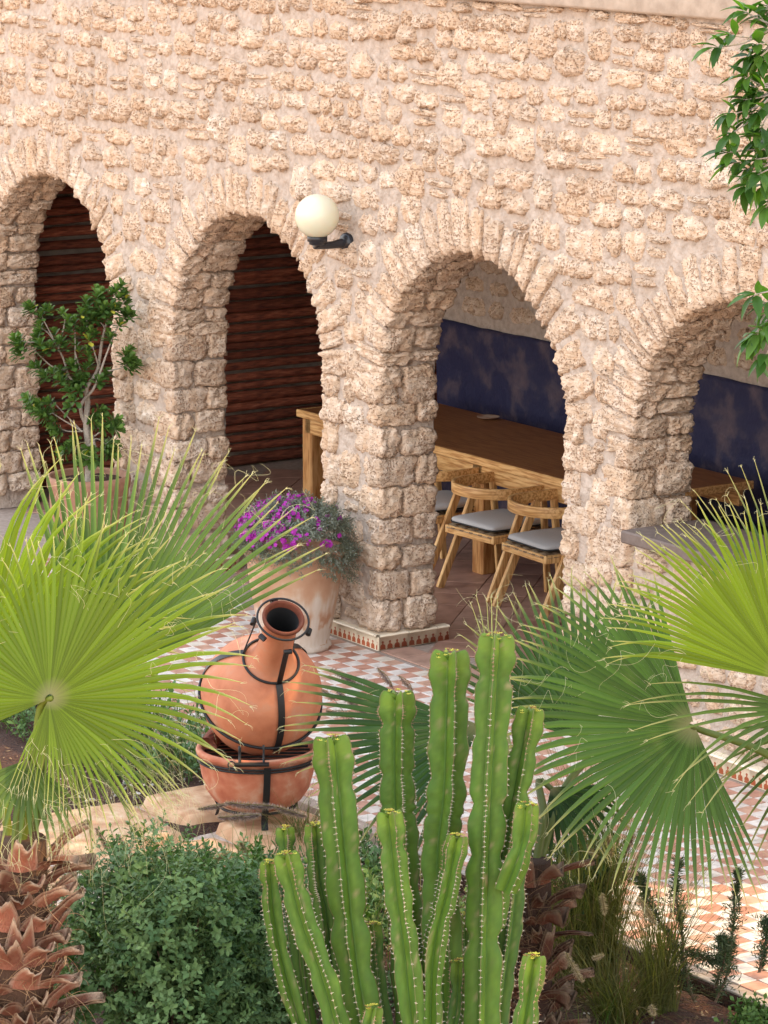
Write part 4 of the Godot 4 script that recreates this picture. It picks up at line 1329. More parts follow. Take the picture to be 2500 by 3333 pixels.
func fan(parent: Node3D, s: Dictionary) -> void:
	# s: c centre, tip end of the middle blade, face way the upper side looks, n blades, a0 and a1 degrees from the middle blade, base point of the stalk, hue, droop
	var c: Vector3 = s.c
	var axis: Vector3 = (s.tip - c).normalized()
	var R: float = (s.tip - c).length()
	var nrm: Vector3 = (s.face - axis * s.face.dot(axis)).normalized()
	var side := nrm.cross(axis)
	var a0 := deg_to_rad(s.a0)
	var a1 := deg_to_rad(s.a1)
	var n: int = s.n
	var droop: float = s.get("droop", 0.08)
	var fused: float = s.get("fused", 0.56)
	var hue: Color = s.hue
	var cup: float = s.get("cup", 0.12)
	var stiff: float = s.get("wild", 0.03)
	var low: float = s.get("low", 0.72)
	# stalk
	var st := MB.new()
	st.col = hue.lerp(Color(0.30, 0.28, 0.08), 0.35)
	var base: Vector3 = s.base
	var pts := curve([base, base.lerp(c, 0.5) + Vector3(0, 0.04, 0), c - axis * 0.06 - nrm * 0.035, c + axis * 0.015 - nrm * 0.012], 12)
	var rad := []
	for k in 13: rad.append(lerpf(0.019, 0.011, k / 12.0))
	st.tube(pts, rad, 8)
	var root := part("fan_leaf", st.mesh(), M.palm_leaf, parent)
	var fibre := MB.new()
	fibre.col = Color(0.58, 0.56, 0.32)
	var delta := (a1 - a0) / n * 0.5
	for i in n:
		var th := lerpf(a0, a1, (i + 0.5) / n)
		var d := axis * cos(th) + side * sin(th)
		var e := side * cos(th) - axis * sin(th)
		var edge := absf(th) / maxf(absf(a0), absf(a1))
		var L := R * lerpf(1.0, 0.74 if th > 0.0 else low, smoothstep(0.0, 2.3, absf(th))) * rnd(0.92, 1.04)
		var m := MB.new()
		var qs := [0.025, fused * 0.25, fused * 0.5, fused * 0.8, fused, lerpf(fused, 1.0, 0.2), lerpf(fused, 1.0, 0.42), lerpf(fused, 1.0, 0.64), lerpf(fused, 1.0, 0.84), 1.0]
		var bend := rnd(-1, 1) * stiff
		var lift := rnd(-1, 1) * stiff
		var sag := droop * rnd(0.5, 1.6)
		var tint := hue * rnd(0.72, 1.25)
		var last := Vector3.ZERO
		for k in qs.size():
			var q: float = qs[k]
			var f := maxf(0.0, (q - fused) / (1.0 - fused))
			var hw := q * L * tan(delta)
			if q > fused: hw = fused * L * tan(delta) * (1.0 + s.get("broad", 0.25) * f) * pow(1.0 - f, 0.85) + 0.0008
			var mid := c + d * q * L + nrm * cup * L * (q * q - q * 0.7) + e * bend * f * f * L + nrm * lift * f * f * L
			mid += Vector3.DOWN * sag * f * f * L
			# let strongly bent tips hang
			if f > 0.0 and sag > 0.3: mid -= d * sag * 0.35 * f * f * L
			var fold := hw * (0.95 if q <= fused else lerpf(0.95, 1.2, f))
			var w := hw * (1.0 if q <= fused else lerpf(1.0, 0.8, f))
			var col := tint
			if q < 0.05: col = tint.lerp(Color(0.42, 0.36, 0.20), 0.7)
			col = col.lerp(Color(0.52, 0.44, 0.20), smoothstep(0.55, 1.0, f) * 0.85)
			col *= lerpf(0.82, 1.15, q)
			m.col = col * 1.12
			m.p(mid - e * w - nrm * fold * 0.5)
			m.col = col * 0.92
			m.p(mid + nrm * fold * 0.5)
			m.col = col * 1.12
			m.p(mid + e * w - nrm * fold * 0.5)
			last = mid
			if k >= 4 and k < 9 and rng.randf() < s.get("hairs", 0.25):
				thread(fibre, mid - e * w, (d + e * rnd(-1, 1) * 0.8 + nrm * rnd(-0.2, 0.7)).normalized(), rnd(0.08, 0.30), rnd(3, 11), rnd(0.0, 0.10) + s.get("hang", 0.0) * rnd(0.3, 1.0))
		for k in qs.size() - 1:
			for h in 2: m.quad(k * 3 + h, k * 3 + h + 1, k * 3 + h + 4, k * 3 + h + 3)
		part("leaflet", m.mesh(), M.palm_leaf, root)
		for k in 3:
			thread(fibre, last - d * 0.012, (d + e * rnd(-0.5, 0.5) + nrm * rnd(-0.3, 0.5)).normalized(), rnd(0.02, 0.06), rnd(1, 3), rnd(0, 0.02), 0.0009)
	part("threads", fibre.mesh(), M.dry_fibre, root, Transform3D(), "stuff")

func husk(w: float, l: float, out: float, torn: float) -> MB:
	# the cut base of an old leaf: a shovel with a notched end, thick, hollow to the trunk
	var m := MB.new()
	var dark := Color(0.27, 0.105, 0.065) * rnd(0.5, 1.5)
	var pale := Color(0.56, 0.42, 0.30) * rnd(0.7, 1.3)
	var off := rnd(0, 50)
	for layer in 2:
		var n := m.v.size()
		for j in 8:
			for i in 9:
				var s := i / 4.0 - 1.0
				var t := j / 7.0
				var top := 1.0 - torn * (1.0 - absf(s)) + 0.10 * n3(Vector3(s * 3.0, off, 0), 60.0)
				var y := l * t * top
				var hw := w * (1.0 - 0.42 * t)
				var z := out * pow(t, 1.7) + w * 0.45 * (1.0 - s * s) * (1.0 - 0.35 * t) - (0.012 if layer == 1 else 0.0)
				z += 0.006 * n3(Vector3(s * 2, t * 2, off), 120.0)
				m.col = dark.lerp(pale, clampf(smoothstep(0.72, 1.0, t) * 0.8 + smoothstep(0.78, 1.0, absf(s)) * 0.6 + 0.25 * n3(Vector3(s, t, off), 150.0), 0.0, 1.0))
				m.p(Vector3(s * hw, y, z))
		for j in 7:
			for i in 8:
				var a := n + j * 9 + i
				m.quad(a, a + 1, a + 10, a + 9)
	for i in 8: m.quad(63 + i, 64 + i, 63 + 72 + i + 1, 63 + 72 + i)
	return m

func palm_trunk(parent: Node3D, foot: Vector3, top: Vector3, r: float, rows: int, per: int, tone: float) -> void:
	var core := MB.new()
	core.col = Color(0.12, 0.065, 0.04) * tone
	core.tube([foot, foot.lerp(top, 0.5), top], [r * 0.94, r * 0.92, r * 0.8], 18)
	part("trunk", core.mesh(), M.husk, parent)
	var d := (top - foot).normalized()
	var hair := MB.new()
	for j in rows:
		for i in per:
			var f := TAU * (i + 0.5 * (j % 2) + rnd(-0.08, 0.08)) / per
			var outw := Vector3(cos(f), 0, sin(f))
			if outw.dot(EYE - foot) < -2.0: continue
			var t := (j + rnd(-0.15, 0.15)) / rows
			var o := foot.lerp(top, t) + outw * (r * 0.9)
			var h := husk(r * rnd(0.30, 0.44), rnd(0.08, 0.18), rnd(0.0, 0.15), rnd(0.0, 0.6))
			for k in h.c.size(): h.c[k] = h.c[k] * tone
			var b := basis_along((d + outw * rnd(0.0, 0.7) + rvec(0.22)).normalized(), outw)
			part("leaf_base", h.mesh(), M.husk, parent, Transform3D(b, o))
			for k in 9:
				hair.col = Color(0.36, 0.22, 0.12) * rnd(0.5, 1.5) * tone
				thread(hair, o + rvec(0.05) + outw * 0.035, (outw.cross(Vector3.UP) * rnd(-1, 1) + rvec(0.4)).normalized(), rnd(0.08, 0.22), rnd(1, 4), rnd(0.0, 0.07), 0.0013)
	part("trunk_fibre", hair.mesh(), M.dry_fibre, parent, Transform3D(), "stuff")

# ---- cactus
const WS := [0.0, 0.06, 0.2, 0.45, 0.75, 1.0, 0.75, 0.45, 0.2, 0.06]

func cactus_stem(parent: Node3D, line: Array, width: float, ribs: int, turn: float, hue: Color) -> void:
	var total := 0.0
	for k in line.size() - 1: total += line[k].distance_to(line[k + 1])
	var rows := maxi(14, int(total / 0.02))
	var c := curve(line, rows)
	var ro := width * 0.44
	var m := MB.new()
	var sp := MB.new()
	var per := 10                                                    # points between two rib edges
	var pinch := []
	var at := rnd(0.10, 0.2)
	while at < total:
		pinch.append(at)
		at += rnd(0.16, 0.36)
	var n := 0
	var side := Vector3.ZERO
	var first := m.v.size()
	for j in rows + 7:
		var k := mini(j, rows)
		var t: Vector3 = (c[mini(k + 1, rows)] - c[maxi(k - 1, 0)]).normalized()
		var o: Vector3 = c[k]
		var left := total * (1.0 - float(k) / rows)
		if side == Vector3.ZERO: side = t.cross(Vector3(0.835, 0, 0.55)).normalized()
		side = (side - t * side.dot(t)).normalized()
		var fwd := t.cross(side)
		var grow := 1.0
		for q in pinch: grow -= 0.20 * exp(-pow((left - q) / 0.028, 2.0))
		grow *= 1.0 + 0.05 * sin(left * 38.0 + turn)
		grow *= 1.0 + 0.06 * exp(-pow((left - 0.06) / 0.07, 2.0))
		if j > rows:                                                 # the rounded crown
			var f := (j - rows) / 6.0
			grow *= sqrt(maxf(0.0, 1.0 - f * f)) * 0.98 + 0.02
			o += t * (sin(minf(1.0, f * 1.15) * PI * 0.5) * ro * 0.85 - ro * 0.3 * smoothstep(0.75, 1.0, f))
		elif left < 0.03:
			grow *= 0.98
		for i in ribs * per:
			var w: float = WS[i % per]                                   # 0 on the rib, 1 in the groove
			var a := TAU / ribs * (i / per + (0.5 * w if i % per <= 5 else 1.0 - 0.5 * w))
			var rr := ro * (0.22 + 0.78 * pow(1.0 - w, 1.45)) * lerpf(1.0, grow, 1.0 - 0.6 * w)
			if j > rows: rr = ro * (0.22 + 0.78 * pow(1.0 - w, 1.45)) * grow
			elif w < 0.3: rr *= 1.0 + 0.035 * sin(left * 250.0)
			var f2 := a + turn
			var young := smoothstep(0.10, 0.0, left)
			var vein := 0.13 * sin(left * 230.0 + w * 7.0 * (1.0 if i % per <= 5 else -1.0)) * sin(w * PI)
			m.col = hue.lerp(Color(0.12, 0.19, 0.018), 0.5 * young + 0.4 * sin(w * PI)) * (1.0 + vein + 0.30 * n3(o + side * i * 0.1, 300.0))
			var scar := smoothstep(0.32, 0.55, n3(o * 1.7 + side * a * 0.2, 420.0))
			m.col = m.col.lerp(Color(0.24, 0.19, 0.10), scar * 0.7)
			if i % per == 0: m.col = Color(0.13, 0.12, 0.045)
			var drop := Vector3.ZERO
			if j > rows: drop = -t * ro * 0.62 * w * sin((j - rows) / 6.0 * PI * 0.5)
			m.p(o + drop + (side * cos(f2) + fwd * sin(f2)) * rr)
			if i % per == 0 and j <= rows and left < total * 0.98 and rng.randf() > 0.14:
				var outw: Vector3 = side * cos(f2) + fwd * sin(f2)
				var e: Vector3 = fwd * cos(f2) - side * sin(f2)
				for s in [-1.0, 1.0]:
					sp.col = Color(0.72, 0.67, 0.56) if left > 0.2 else Color(0.42, 0.24, 0.15)
					var b: Vector3 = o + outw * rr * 0.985
					var tip: Vector3 = b + (outw * 0.8 + e * s * 0.8 + t * rnd(-0.4, 0.4)).normalized() * rnd(0.005, 0.014)
					sp.tube([b, tip], [0.0015, 0.0003], 3)
				sp.col = Color(0.34, 0.25, 0.16)
				var bb: Vector3 = o + outw * rr * 0.99
				sp.tube([bb - t * 0.005, bb + t * 0.005], [0.0017], 4)
	n = ribs * per
	for j in rows + 6:
		for i in n:
			var a := first + j * n + i
			var b := first + j * n + (i + 1) % n
			m.quad(a, b, b + n, a + n)
	var stem := part("stem", m.mesh(), M.cactus_skin, parent)
	part("spines", sp.mesh(), M.dry_fibre, stem, Transform3D(), "stuff")
	# small yellow flowers round the crown
	var fl := MB.new()
	var topv: Vector3 = c[rows]
	for k in 14:
		var a := rnd(0, TAU)
		var rr := ro * rnd(0.1, 0.8)
		var b := topv + Vector3(cos(a) * rr, ro * 0.70 * sqrt(1.0 - pow(rr / ro, 2.0)) + 0.006, sin(a) * rr)
		for e in 5:
			var f := TAU * e / 5.0 + a
			var d := Vector3(cos(f), 0.5, sin(f))
			fl.col = Color(0.60, 0.56, 0.08) * rnd(0.7, 1.2) if k % 4 else Color(0.35, 0.15, 0.06)
			var s := Vector3(-sin(f), 0, cos(f)) * 0.003
			var q := fl.v.size()
			fl.p(b); fl.p(b + d * 0.006 + s); fl.p(b + d * 0.010); fl.p(b + d * 0.006 - s)
			fl.quad(q, q + 1, q + 2, q + 3)
	part("flowers", fl.mesh(), M.petal, stem, Transform3D(), "stuff")

func build_cactus() -> void:
	var t := thing("candelabra_cactus", "tall green candelabra cactus with many ribbed spiny stems", "cactus")
	var g := Color(0.044, 0.105, 0.013)
	var d := Color(0.032, 0.085, 0.018)
	for s in [
		[[Vector3(6.259, 0.121, 3.654), Vector3(6.168, 0.696, 3.580), Vector3(6.094, 1.196, 3.510), Vector3(6.025, 1.696, 3.431)], 0.158, 4, -0.15, g],
		[[Vector3(6.083, 0.067, 3.663), Vector3(5.893, 0.803, 3.588), Vector3(5.850, 1.141, 3.529), Vector3(5.782, 1.585, 3.470)], 0.175, 4, 0.30, g],
		[[Vector3(5.933, 0.032, 3.717), Vector3(5.721, 0.858, 3.644), Vector3(5.668, 1.114, 3.630), Vector3(5.617, 1.417, 3.596)], 0.158, 4, 0.30, g],
		[[Vector3(6.090, 0.139, 3.996), Vector3(5.977, 0.546, 4.018), Vector3(5.881, 0.961, 4.011), Vector3(5.797, 1.340, 4.000)], 0.165, 4, -0.15, g],
		[[Vector3(6.104, 0.665, 3.503), Vector3(6.083, 1.001, 3.412), Vector3(6.070, 1.202, 3.358), Vector3(6.056, 1.417, 3.301)], 0.124, 4, 0.12, g],
		[[Vector3(6.230, 0.837, 3.527), Vector3(6.252, 0.950, 3.490), Vector3(6.251, 1.033, 3.461), Vector3(6.241, 1.121, 3.444)], 0.112, 4, 0.30, g],
		[[Vector3(6.236, 0.157, 3.860), Vector3(6.167, 0.596, 3.805), Vector3(6.153, 0.844, 3.735), Vector3(6.142, 1.019, 3.687)], 0.100, 5, 0.20, g],
		[[Vector3(6.252, 0.175, 3.922), Vector3(6.155, 0.612, 3.909), Vector3(6.091, 0.875, 3.910), Vector3(6.037, 1.114, 3.905)], 0.118, 4, 0.36, g],
		[[Vector3(5.803, 0.067, 4.086), Vector3(5.649, 0.733, 4.077), Vector3(5.615, 0.851, 4.085), Vector3(5.589, 0.981, 4.077)], 0.085, 4, 0.30, d],
		[[Vector3(5.893, 0.103, 4.122), Vector3(5.769, 0.463, 4.179), Vector3(5.701, 0.697, 4.196), Vector3(5.660, 0.885, 4.190)], 0.088, 4, -0.28, g],
		[[Vector3(6.118, 0.175, 4.125), Vector3(6.007, 0.529, 4.163), Vector3(5.922, 0.760, 4.208), Vector3(5.857, 0.968, 4.231)], 0.112, 4, 0.30, g],
		[[Vector3(5.895, 0.085, 4.033), Vector3(5.769, 0.665, 4.011), Vector3(5.725, 0.833, 4.017), Vector3(5.690, 1.004, 4.008)], 0.098, 4, -0.28, d],
		[[Vector3(6.115, 0.049, 3.527), Vector3(6.084, 0.430, 3.435), Vector3(6.058, 0.701, 3.374), Vector3(6.033, 0.887, 3.345)], 0.105, 4, -0.20, d],
		[[Vector3(6.680, 0.163, 3.834), Vector3(6.663, 0.436, 3.759), Vector3(6.640, 0.703, 3.696)], 0.104, 5, 0.20, g],
		[[Vector3(5.964, 0.067, 3.842), Vector3(5.836, 0.396, 3.823), Vector3(5.787, 0.617, 3.816)], 0.078, 4, 0.12, d],
		[[Vector3(6.137, 0.103, 3.752), Vector3(6.090, 0.329, 3.648), Vector3(6.066, 0.514, 3.618)], 0.08, 4, 0.30, d],
		[[Vector3(6.213, 0.121, 4.187), Vector3(6.244, 0.351, 4.147), Vector3(6.237, 0.482, 4.111)], 0.08, 5, -0.15, d],
		[[Vector3(6.038, 0.032, 3.558), Vector3(5.922, 0.431, 3.495), Vector3(5.887, 0.619, 3.478)], 0.08, 4, -0.15, d]]:
		cactus_stem(t, s[0], s[1], s[2], s[3], s[4])

func build_palms() -> void:
	var yellow := Color(0.172, 0.24, 0.018)
	var green := Color(0.082, 0.15, 0.03)
	var deep := Color(0.05, 0.105, 0.028)
	var a := thing("fan_palm", "fan palm with stubbly red-brown trunk and glowing yellow-green fans", "palm tree")
	var foot: Vector3 = Vector3(5.007, 0.635, 4.901)
	foot.y = -0.12
	var top: Vector3 = Vector3(4.953, 0.958, 4.865)
	palm_trunk(a, foot, Vector3(foot.x, top.y, foot.z), 0.145, 14, 9, 1.0)
	var crown := Vector3(foot.x, top.y - 0.04, foot.z)
	var f := EYE - crown
	for s in [
		{"fused": 0.47, "c": Vector3(5.108, 1.500, 4.801), "tip": Vector3(5.600, 1.959, 4.257), "face": f + Vector3(0, 6, 0), "n": 84, "a0": -145.0, "a1": 172.0, "low": 0.40, "hue": yellow, "droop": 0.10, "hairs": 0.24, "cup": 0.10},
		{"c": Vector3(4.723, 1.415, 4.397), "tip": Vector3(4.709, 2.313, 3.811), "face": f + Vector3(0, 2, 0), "n": 34, "a0": -36.0, "a1": 46.0, "hue": Color(0.105, 0.17, 0.045), "droop": 0.03, "hairs": 0.30},
		{"c": Vector3(4.707, 1.442, 4.875), "tip": Vector3(4.657, 2.367, 4.612), "face": f + Vector3(0, 2, -5), "n": 46, "a0": -75.0, "a1": 60.0, "hue": yellow, "droop": 0.05, "wild": 0.10, "hairs": 0.12},
		{"c": Vector3(4.844, 1.301, 4.626), "tip": Vector3(5.273, 1.229, 4.279), "face": f + Vector3(0, 14, 0), "n": 34, "a0": -80.0, "a1": 45.0, "hue": Color(0.15, 0.20, 0.06), "droop": 0.42, "wild": 0.12, "fused": 0.30, "hairs": 0.9, "hang": 0.22},
		{"c": Vector3(5.059, 1.270, 4.867), "tip": Vector3(5.211, 1.011, 5.009), "face": f, "n": 18, "a0": -60.0, "a1": 60.0, "hue": Color(0.11, 0.17, 0.04), "droop": 0.2, "hairs": 0.4}]:
		s.base = crown + (s.c - crown) * Vector3(0.15, 0.0, 0.15)
		fan(a, s)

	var b := thing("fan_palm", "low fan palm with dark fibrous trunk rising behind the cactus", "palm tree")
	foot = Vector3(5.687, 0.460, 3.006)
	foot.y = -0.12
	top = Vector3(5.643, 0.725, 2.977)
	palm_trunk(b, foot, Vector3(foot.x, top.y, foot.z), 0.082, 11, 7, 0.40)
	crown = Vector3(foot.x, top.y - 0.03, foot.z)
	f = EYE - crown
	for s in [
		{"c": Vector3(5.292, 1.035, 2.468), "tip": Vector3(4.955, 1.660, 2.379), "face": f, "n": 26, "a0": -36.0, "a1": 62.0, "hue": deep, "droop": 0.03, "hairs": 0.1},
		{"c": Vector3(5.125, 1.125, 2.875), "tip": Vector3(4.864, 1.144, 3.635), "face": f + Vector3(0, 9, 0), "n": 24, "a0": -30.0, "a1": 62.0, "hue": deep, "droop": 0.06, "hairs": 0.08},
		{"c": Vector3(5.077, 1.322, 2.782), "tip": Vector3(5.006, 1.641, 2.773), "face": f, "n": 5, "a0": -14.0, "a1": 12.0, "hue": Color(0.36, 0.36, 0.16), "droop": 0.02, "fused": 0.2, "hairs": 0.9},
		{"c": Vector3(5.480, 0.935, 2.776), "tip": Vector3(5.733, 0.749, 2.645), "face": f + Vector3(0, 10, 0), "n": 14, "a0": -60.0, "a1": 50.0, "hue": Color(0.035, 0.075, 0.02), "droop": 0.3, "hairs": 0.1}]:
		s.base = crown + (s.c - crown) * Vector3(0.1, 0.0, 0.1)
		fan(b, s)

	var c := thing("fan_palm", "broad green fan palm leaning in beside the tiled terrace", "palm tree")
	foot = Vector3(6.504, 0.523, 2.115)
	foot.y = -0.12
	top = Vector3(6.416, 1.045, 2.057)
	palm_trunk(c, foot, Vector3(foot.x, top.y, foot.z), 0.14, 10, 7, 0.8)
	crown = Vector3(foot.x, top.y - 0.03, foot.z)
	f = EYE - crown
	for s in [
		{"c": Vector3(5.979, 1.249, 2.459), "tip": Vector3(5.754, 1.451, 3.284), "face": f + Vector3(0, 5, -3), "n": 54, "a0": -78.0, "a1": 118.0, "hue": green, "droop": 0.08, "hairs": 0.20},
		{"c": Vector3(6.446, 1.518, 2.394), "tip": Vector3(6.156, 2.158, 2.784), "face": f + Vector3(0, 3, 0), "n": 40, "a0": -48.0, "a1": 42.0, "hue": yellow, "droop": 0.08, "hairs": 0.12},
		{"c": Vector3(5.788, 1.425, 1.758), "tip": Vector3(5.540, 2.151, 1.868), "face": f, "n": 18, "a0": -30.0, "a1": 42.0, "hue": Color(0.06, 0.125, 0.05), "droop": 0.03, "fused": 0.25},
		{"c": Vector3(6.121, 1.176, 1.901), "tip": Vector3(6.062, 0.813, 2.309), "face": f, "n": 18, "a0": -70.0, "a1": 50.0, "hue": Color(0.08, 0.125, 0.03), "droop": 0.25, "fused": 0.3, "hairs": 0.3},
		{"c": Vector3(6.353, 1.366, 2.221), "tip": Vector3(6.142, 1.450, 2.880), "face": f + Vector3(0, 12, 0), "n": 9, "a0": -24.0, "a1": 40.0, "hue": Color(0.10, 0.16, 0.03), "droop": 0.22, "fused": 0.25, "hairs": 0.2}]:
		s.base = crown + (s.c - crown) * Vector3(0.1, 0.0, 0.1)
		fan(c, s)

# ---- shrubs and grasses
func bush(called: String, label: String, category: String, c: Vector3, r: Vector3, lobes: int, count: int, sp: MB, cols: Array, ground: float) -> Node3D:
	var t := thing(called, label, category, Vector3(c.x, ground, c.z))
	var o := Vector3(0, c.y - ground, 0)
	var wood := MB.new()
	var balls := []
	for k in lobes:
		var d := rvec().normalized()
		var q := o + Vector3(d.x * r.x, d.y * r.y, d.z * r.z) * rnd(0.35, 0.8)
		balls.append([q, minf(r.x, r.y) * rnd(0.22, 0.44)])
		var pts := curve([Vector3(rnd(-0.04, 0.04), 0, rnd(-0.04, 0.04)), q * 0.5 + rvec(0.05), q], 8)
		wood.tube(pts, [0.011, 0.010, 0.009, 0.008, 0.007, 0.006, 0.005, 0.004, 0.003], 5)
	part("branches", wood.mesh(), M.brown_bark, t)
	var places := []
	for k in count:
		var bl: Array = balls[rng.randi() % balls.size()]
		var d := (rvec().normalized() + Vector3(0, 0.25, 0)).normalized()
		var q: Vector3 = bl[0] + d * bl[1] * pow(rng.randf(), 0.35) * (1.25 if rng.randf() < 0.06 else 1.0) * (1.0 + 0.3 * n3(d * 2.0 + bl[0], 90.0))
		if q.y < 0.0: continue
		places.append(Transform3D(oriented(d + Vector3(0, 0.45, 0) + rvec(0.45)).scaled(Vector3.ONE * rnd(0.7, 1.3)), q))
	scatter("foliage", sp.mesh(), M.bush_leaf, t, places, cols)
	return t

func plume(m: MB, a: Vector3, b: Vector3, r: float, tone: Color) -> void:
	var l := a.distance_to(b)
	var d := (b - a).normalized()
	var n := int(l * 6500.0)
	var sag := Vector3.DOWN * l * 0.12
	for k in n:
		var f := rng.randf()
		var o := a.lerp(b, f) + sag * (f * f - f) * -1.0
		var w := (rvec().normalized() - d * 0.2 + d * 0.9).normalized()
		var len_ := r * (0.6 + 0.8 * sin(PI * clampf(f * 0.95 + 0.04, 0, 1))) * rnd(0.6, 1.2)
		m.col = tone * rnd(0.6, 1.4)
		var s := w.cross(rvec()).normalized() * 0.0014
		var q := m.v.size()
		m.p(o - s); m.p(o + s); m.p(o + w * len_)
		m.tri(q, q + 1, q + 2)

func tuft(label: String, o: Vector3, n: int, height: float, spread: float, hue: Color, heads: Array) -> void:
	var t := thing("fountain_grass", label, "ornamental grass", o)
	var m := MB.new()
	for k in n:
		var a := rnd(0, TAU)
		var h := height * rnd(0.5, 1.05)
		var out := spread * rnd(0.15, 1.0)
		var b := Vector3(rnd(-0.06, 0.06), 0, rnd(-0.06, 0.06))
		var d := Vector3(cos(a), 0, sin(a))
		var s := Vector3(-sin(a), 0, cos(a)).rotated(Vector3.UP, rnd(-0.6, 0.6)) * rnd(0.0016, 0.003)
		var droop := rnd(0.1, 0.62)
		m.col = hue.lerp(Color(0.20, 0.15, 0.06), rng.randf() * 0.5) * rnd(0.6, 1.3)
		var q := m.v.size()
		for e in 7:
			var f := e / 6.0
			var p := b + d * out * (0.25 * f + 0.75 * f * f) + Vector3.UP * h * (f * 1.15 - droop * f * f * f * 0.9)
			m.p(p - s * (1.0 - 0.85 * f)); m.p(p + s * (1.0 - 0.85 * f))
		for e in 6: m.quad(q + e * 2, q + e * 2 + 1, q + e * 2 + 3, q + e * 2 + 2)
	part("blades", m.mesh(), M.grass_blade, t, Transform3D(), "stuff")
	for h in heads:
		var pm := MB.new()
		var a: Vector3 = h[0] - o
		var b: Vector3 = h[1] - o
		plume(pm, a, b, h[2], h[3])
		pm.col = Color(0.22, 0.17, 0.08)
		var root := Vector3(rnd(-0.04, 0.04), 0, rnd(-0.04, 0.04))
		pm.tube(curve([root, root.lerp(b, 0.55) + Vector3(0, 0.06, 0), b, a], 14), [0.0016], 4)
		part("plume", pm.mesh(), M.grass_blade, t)

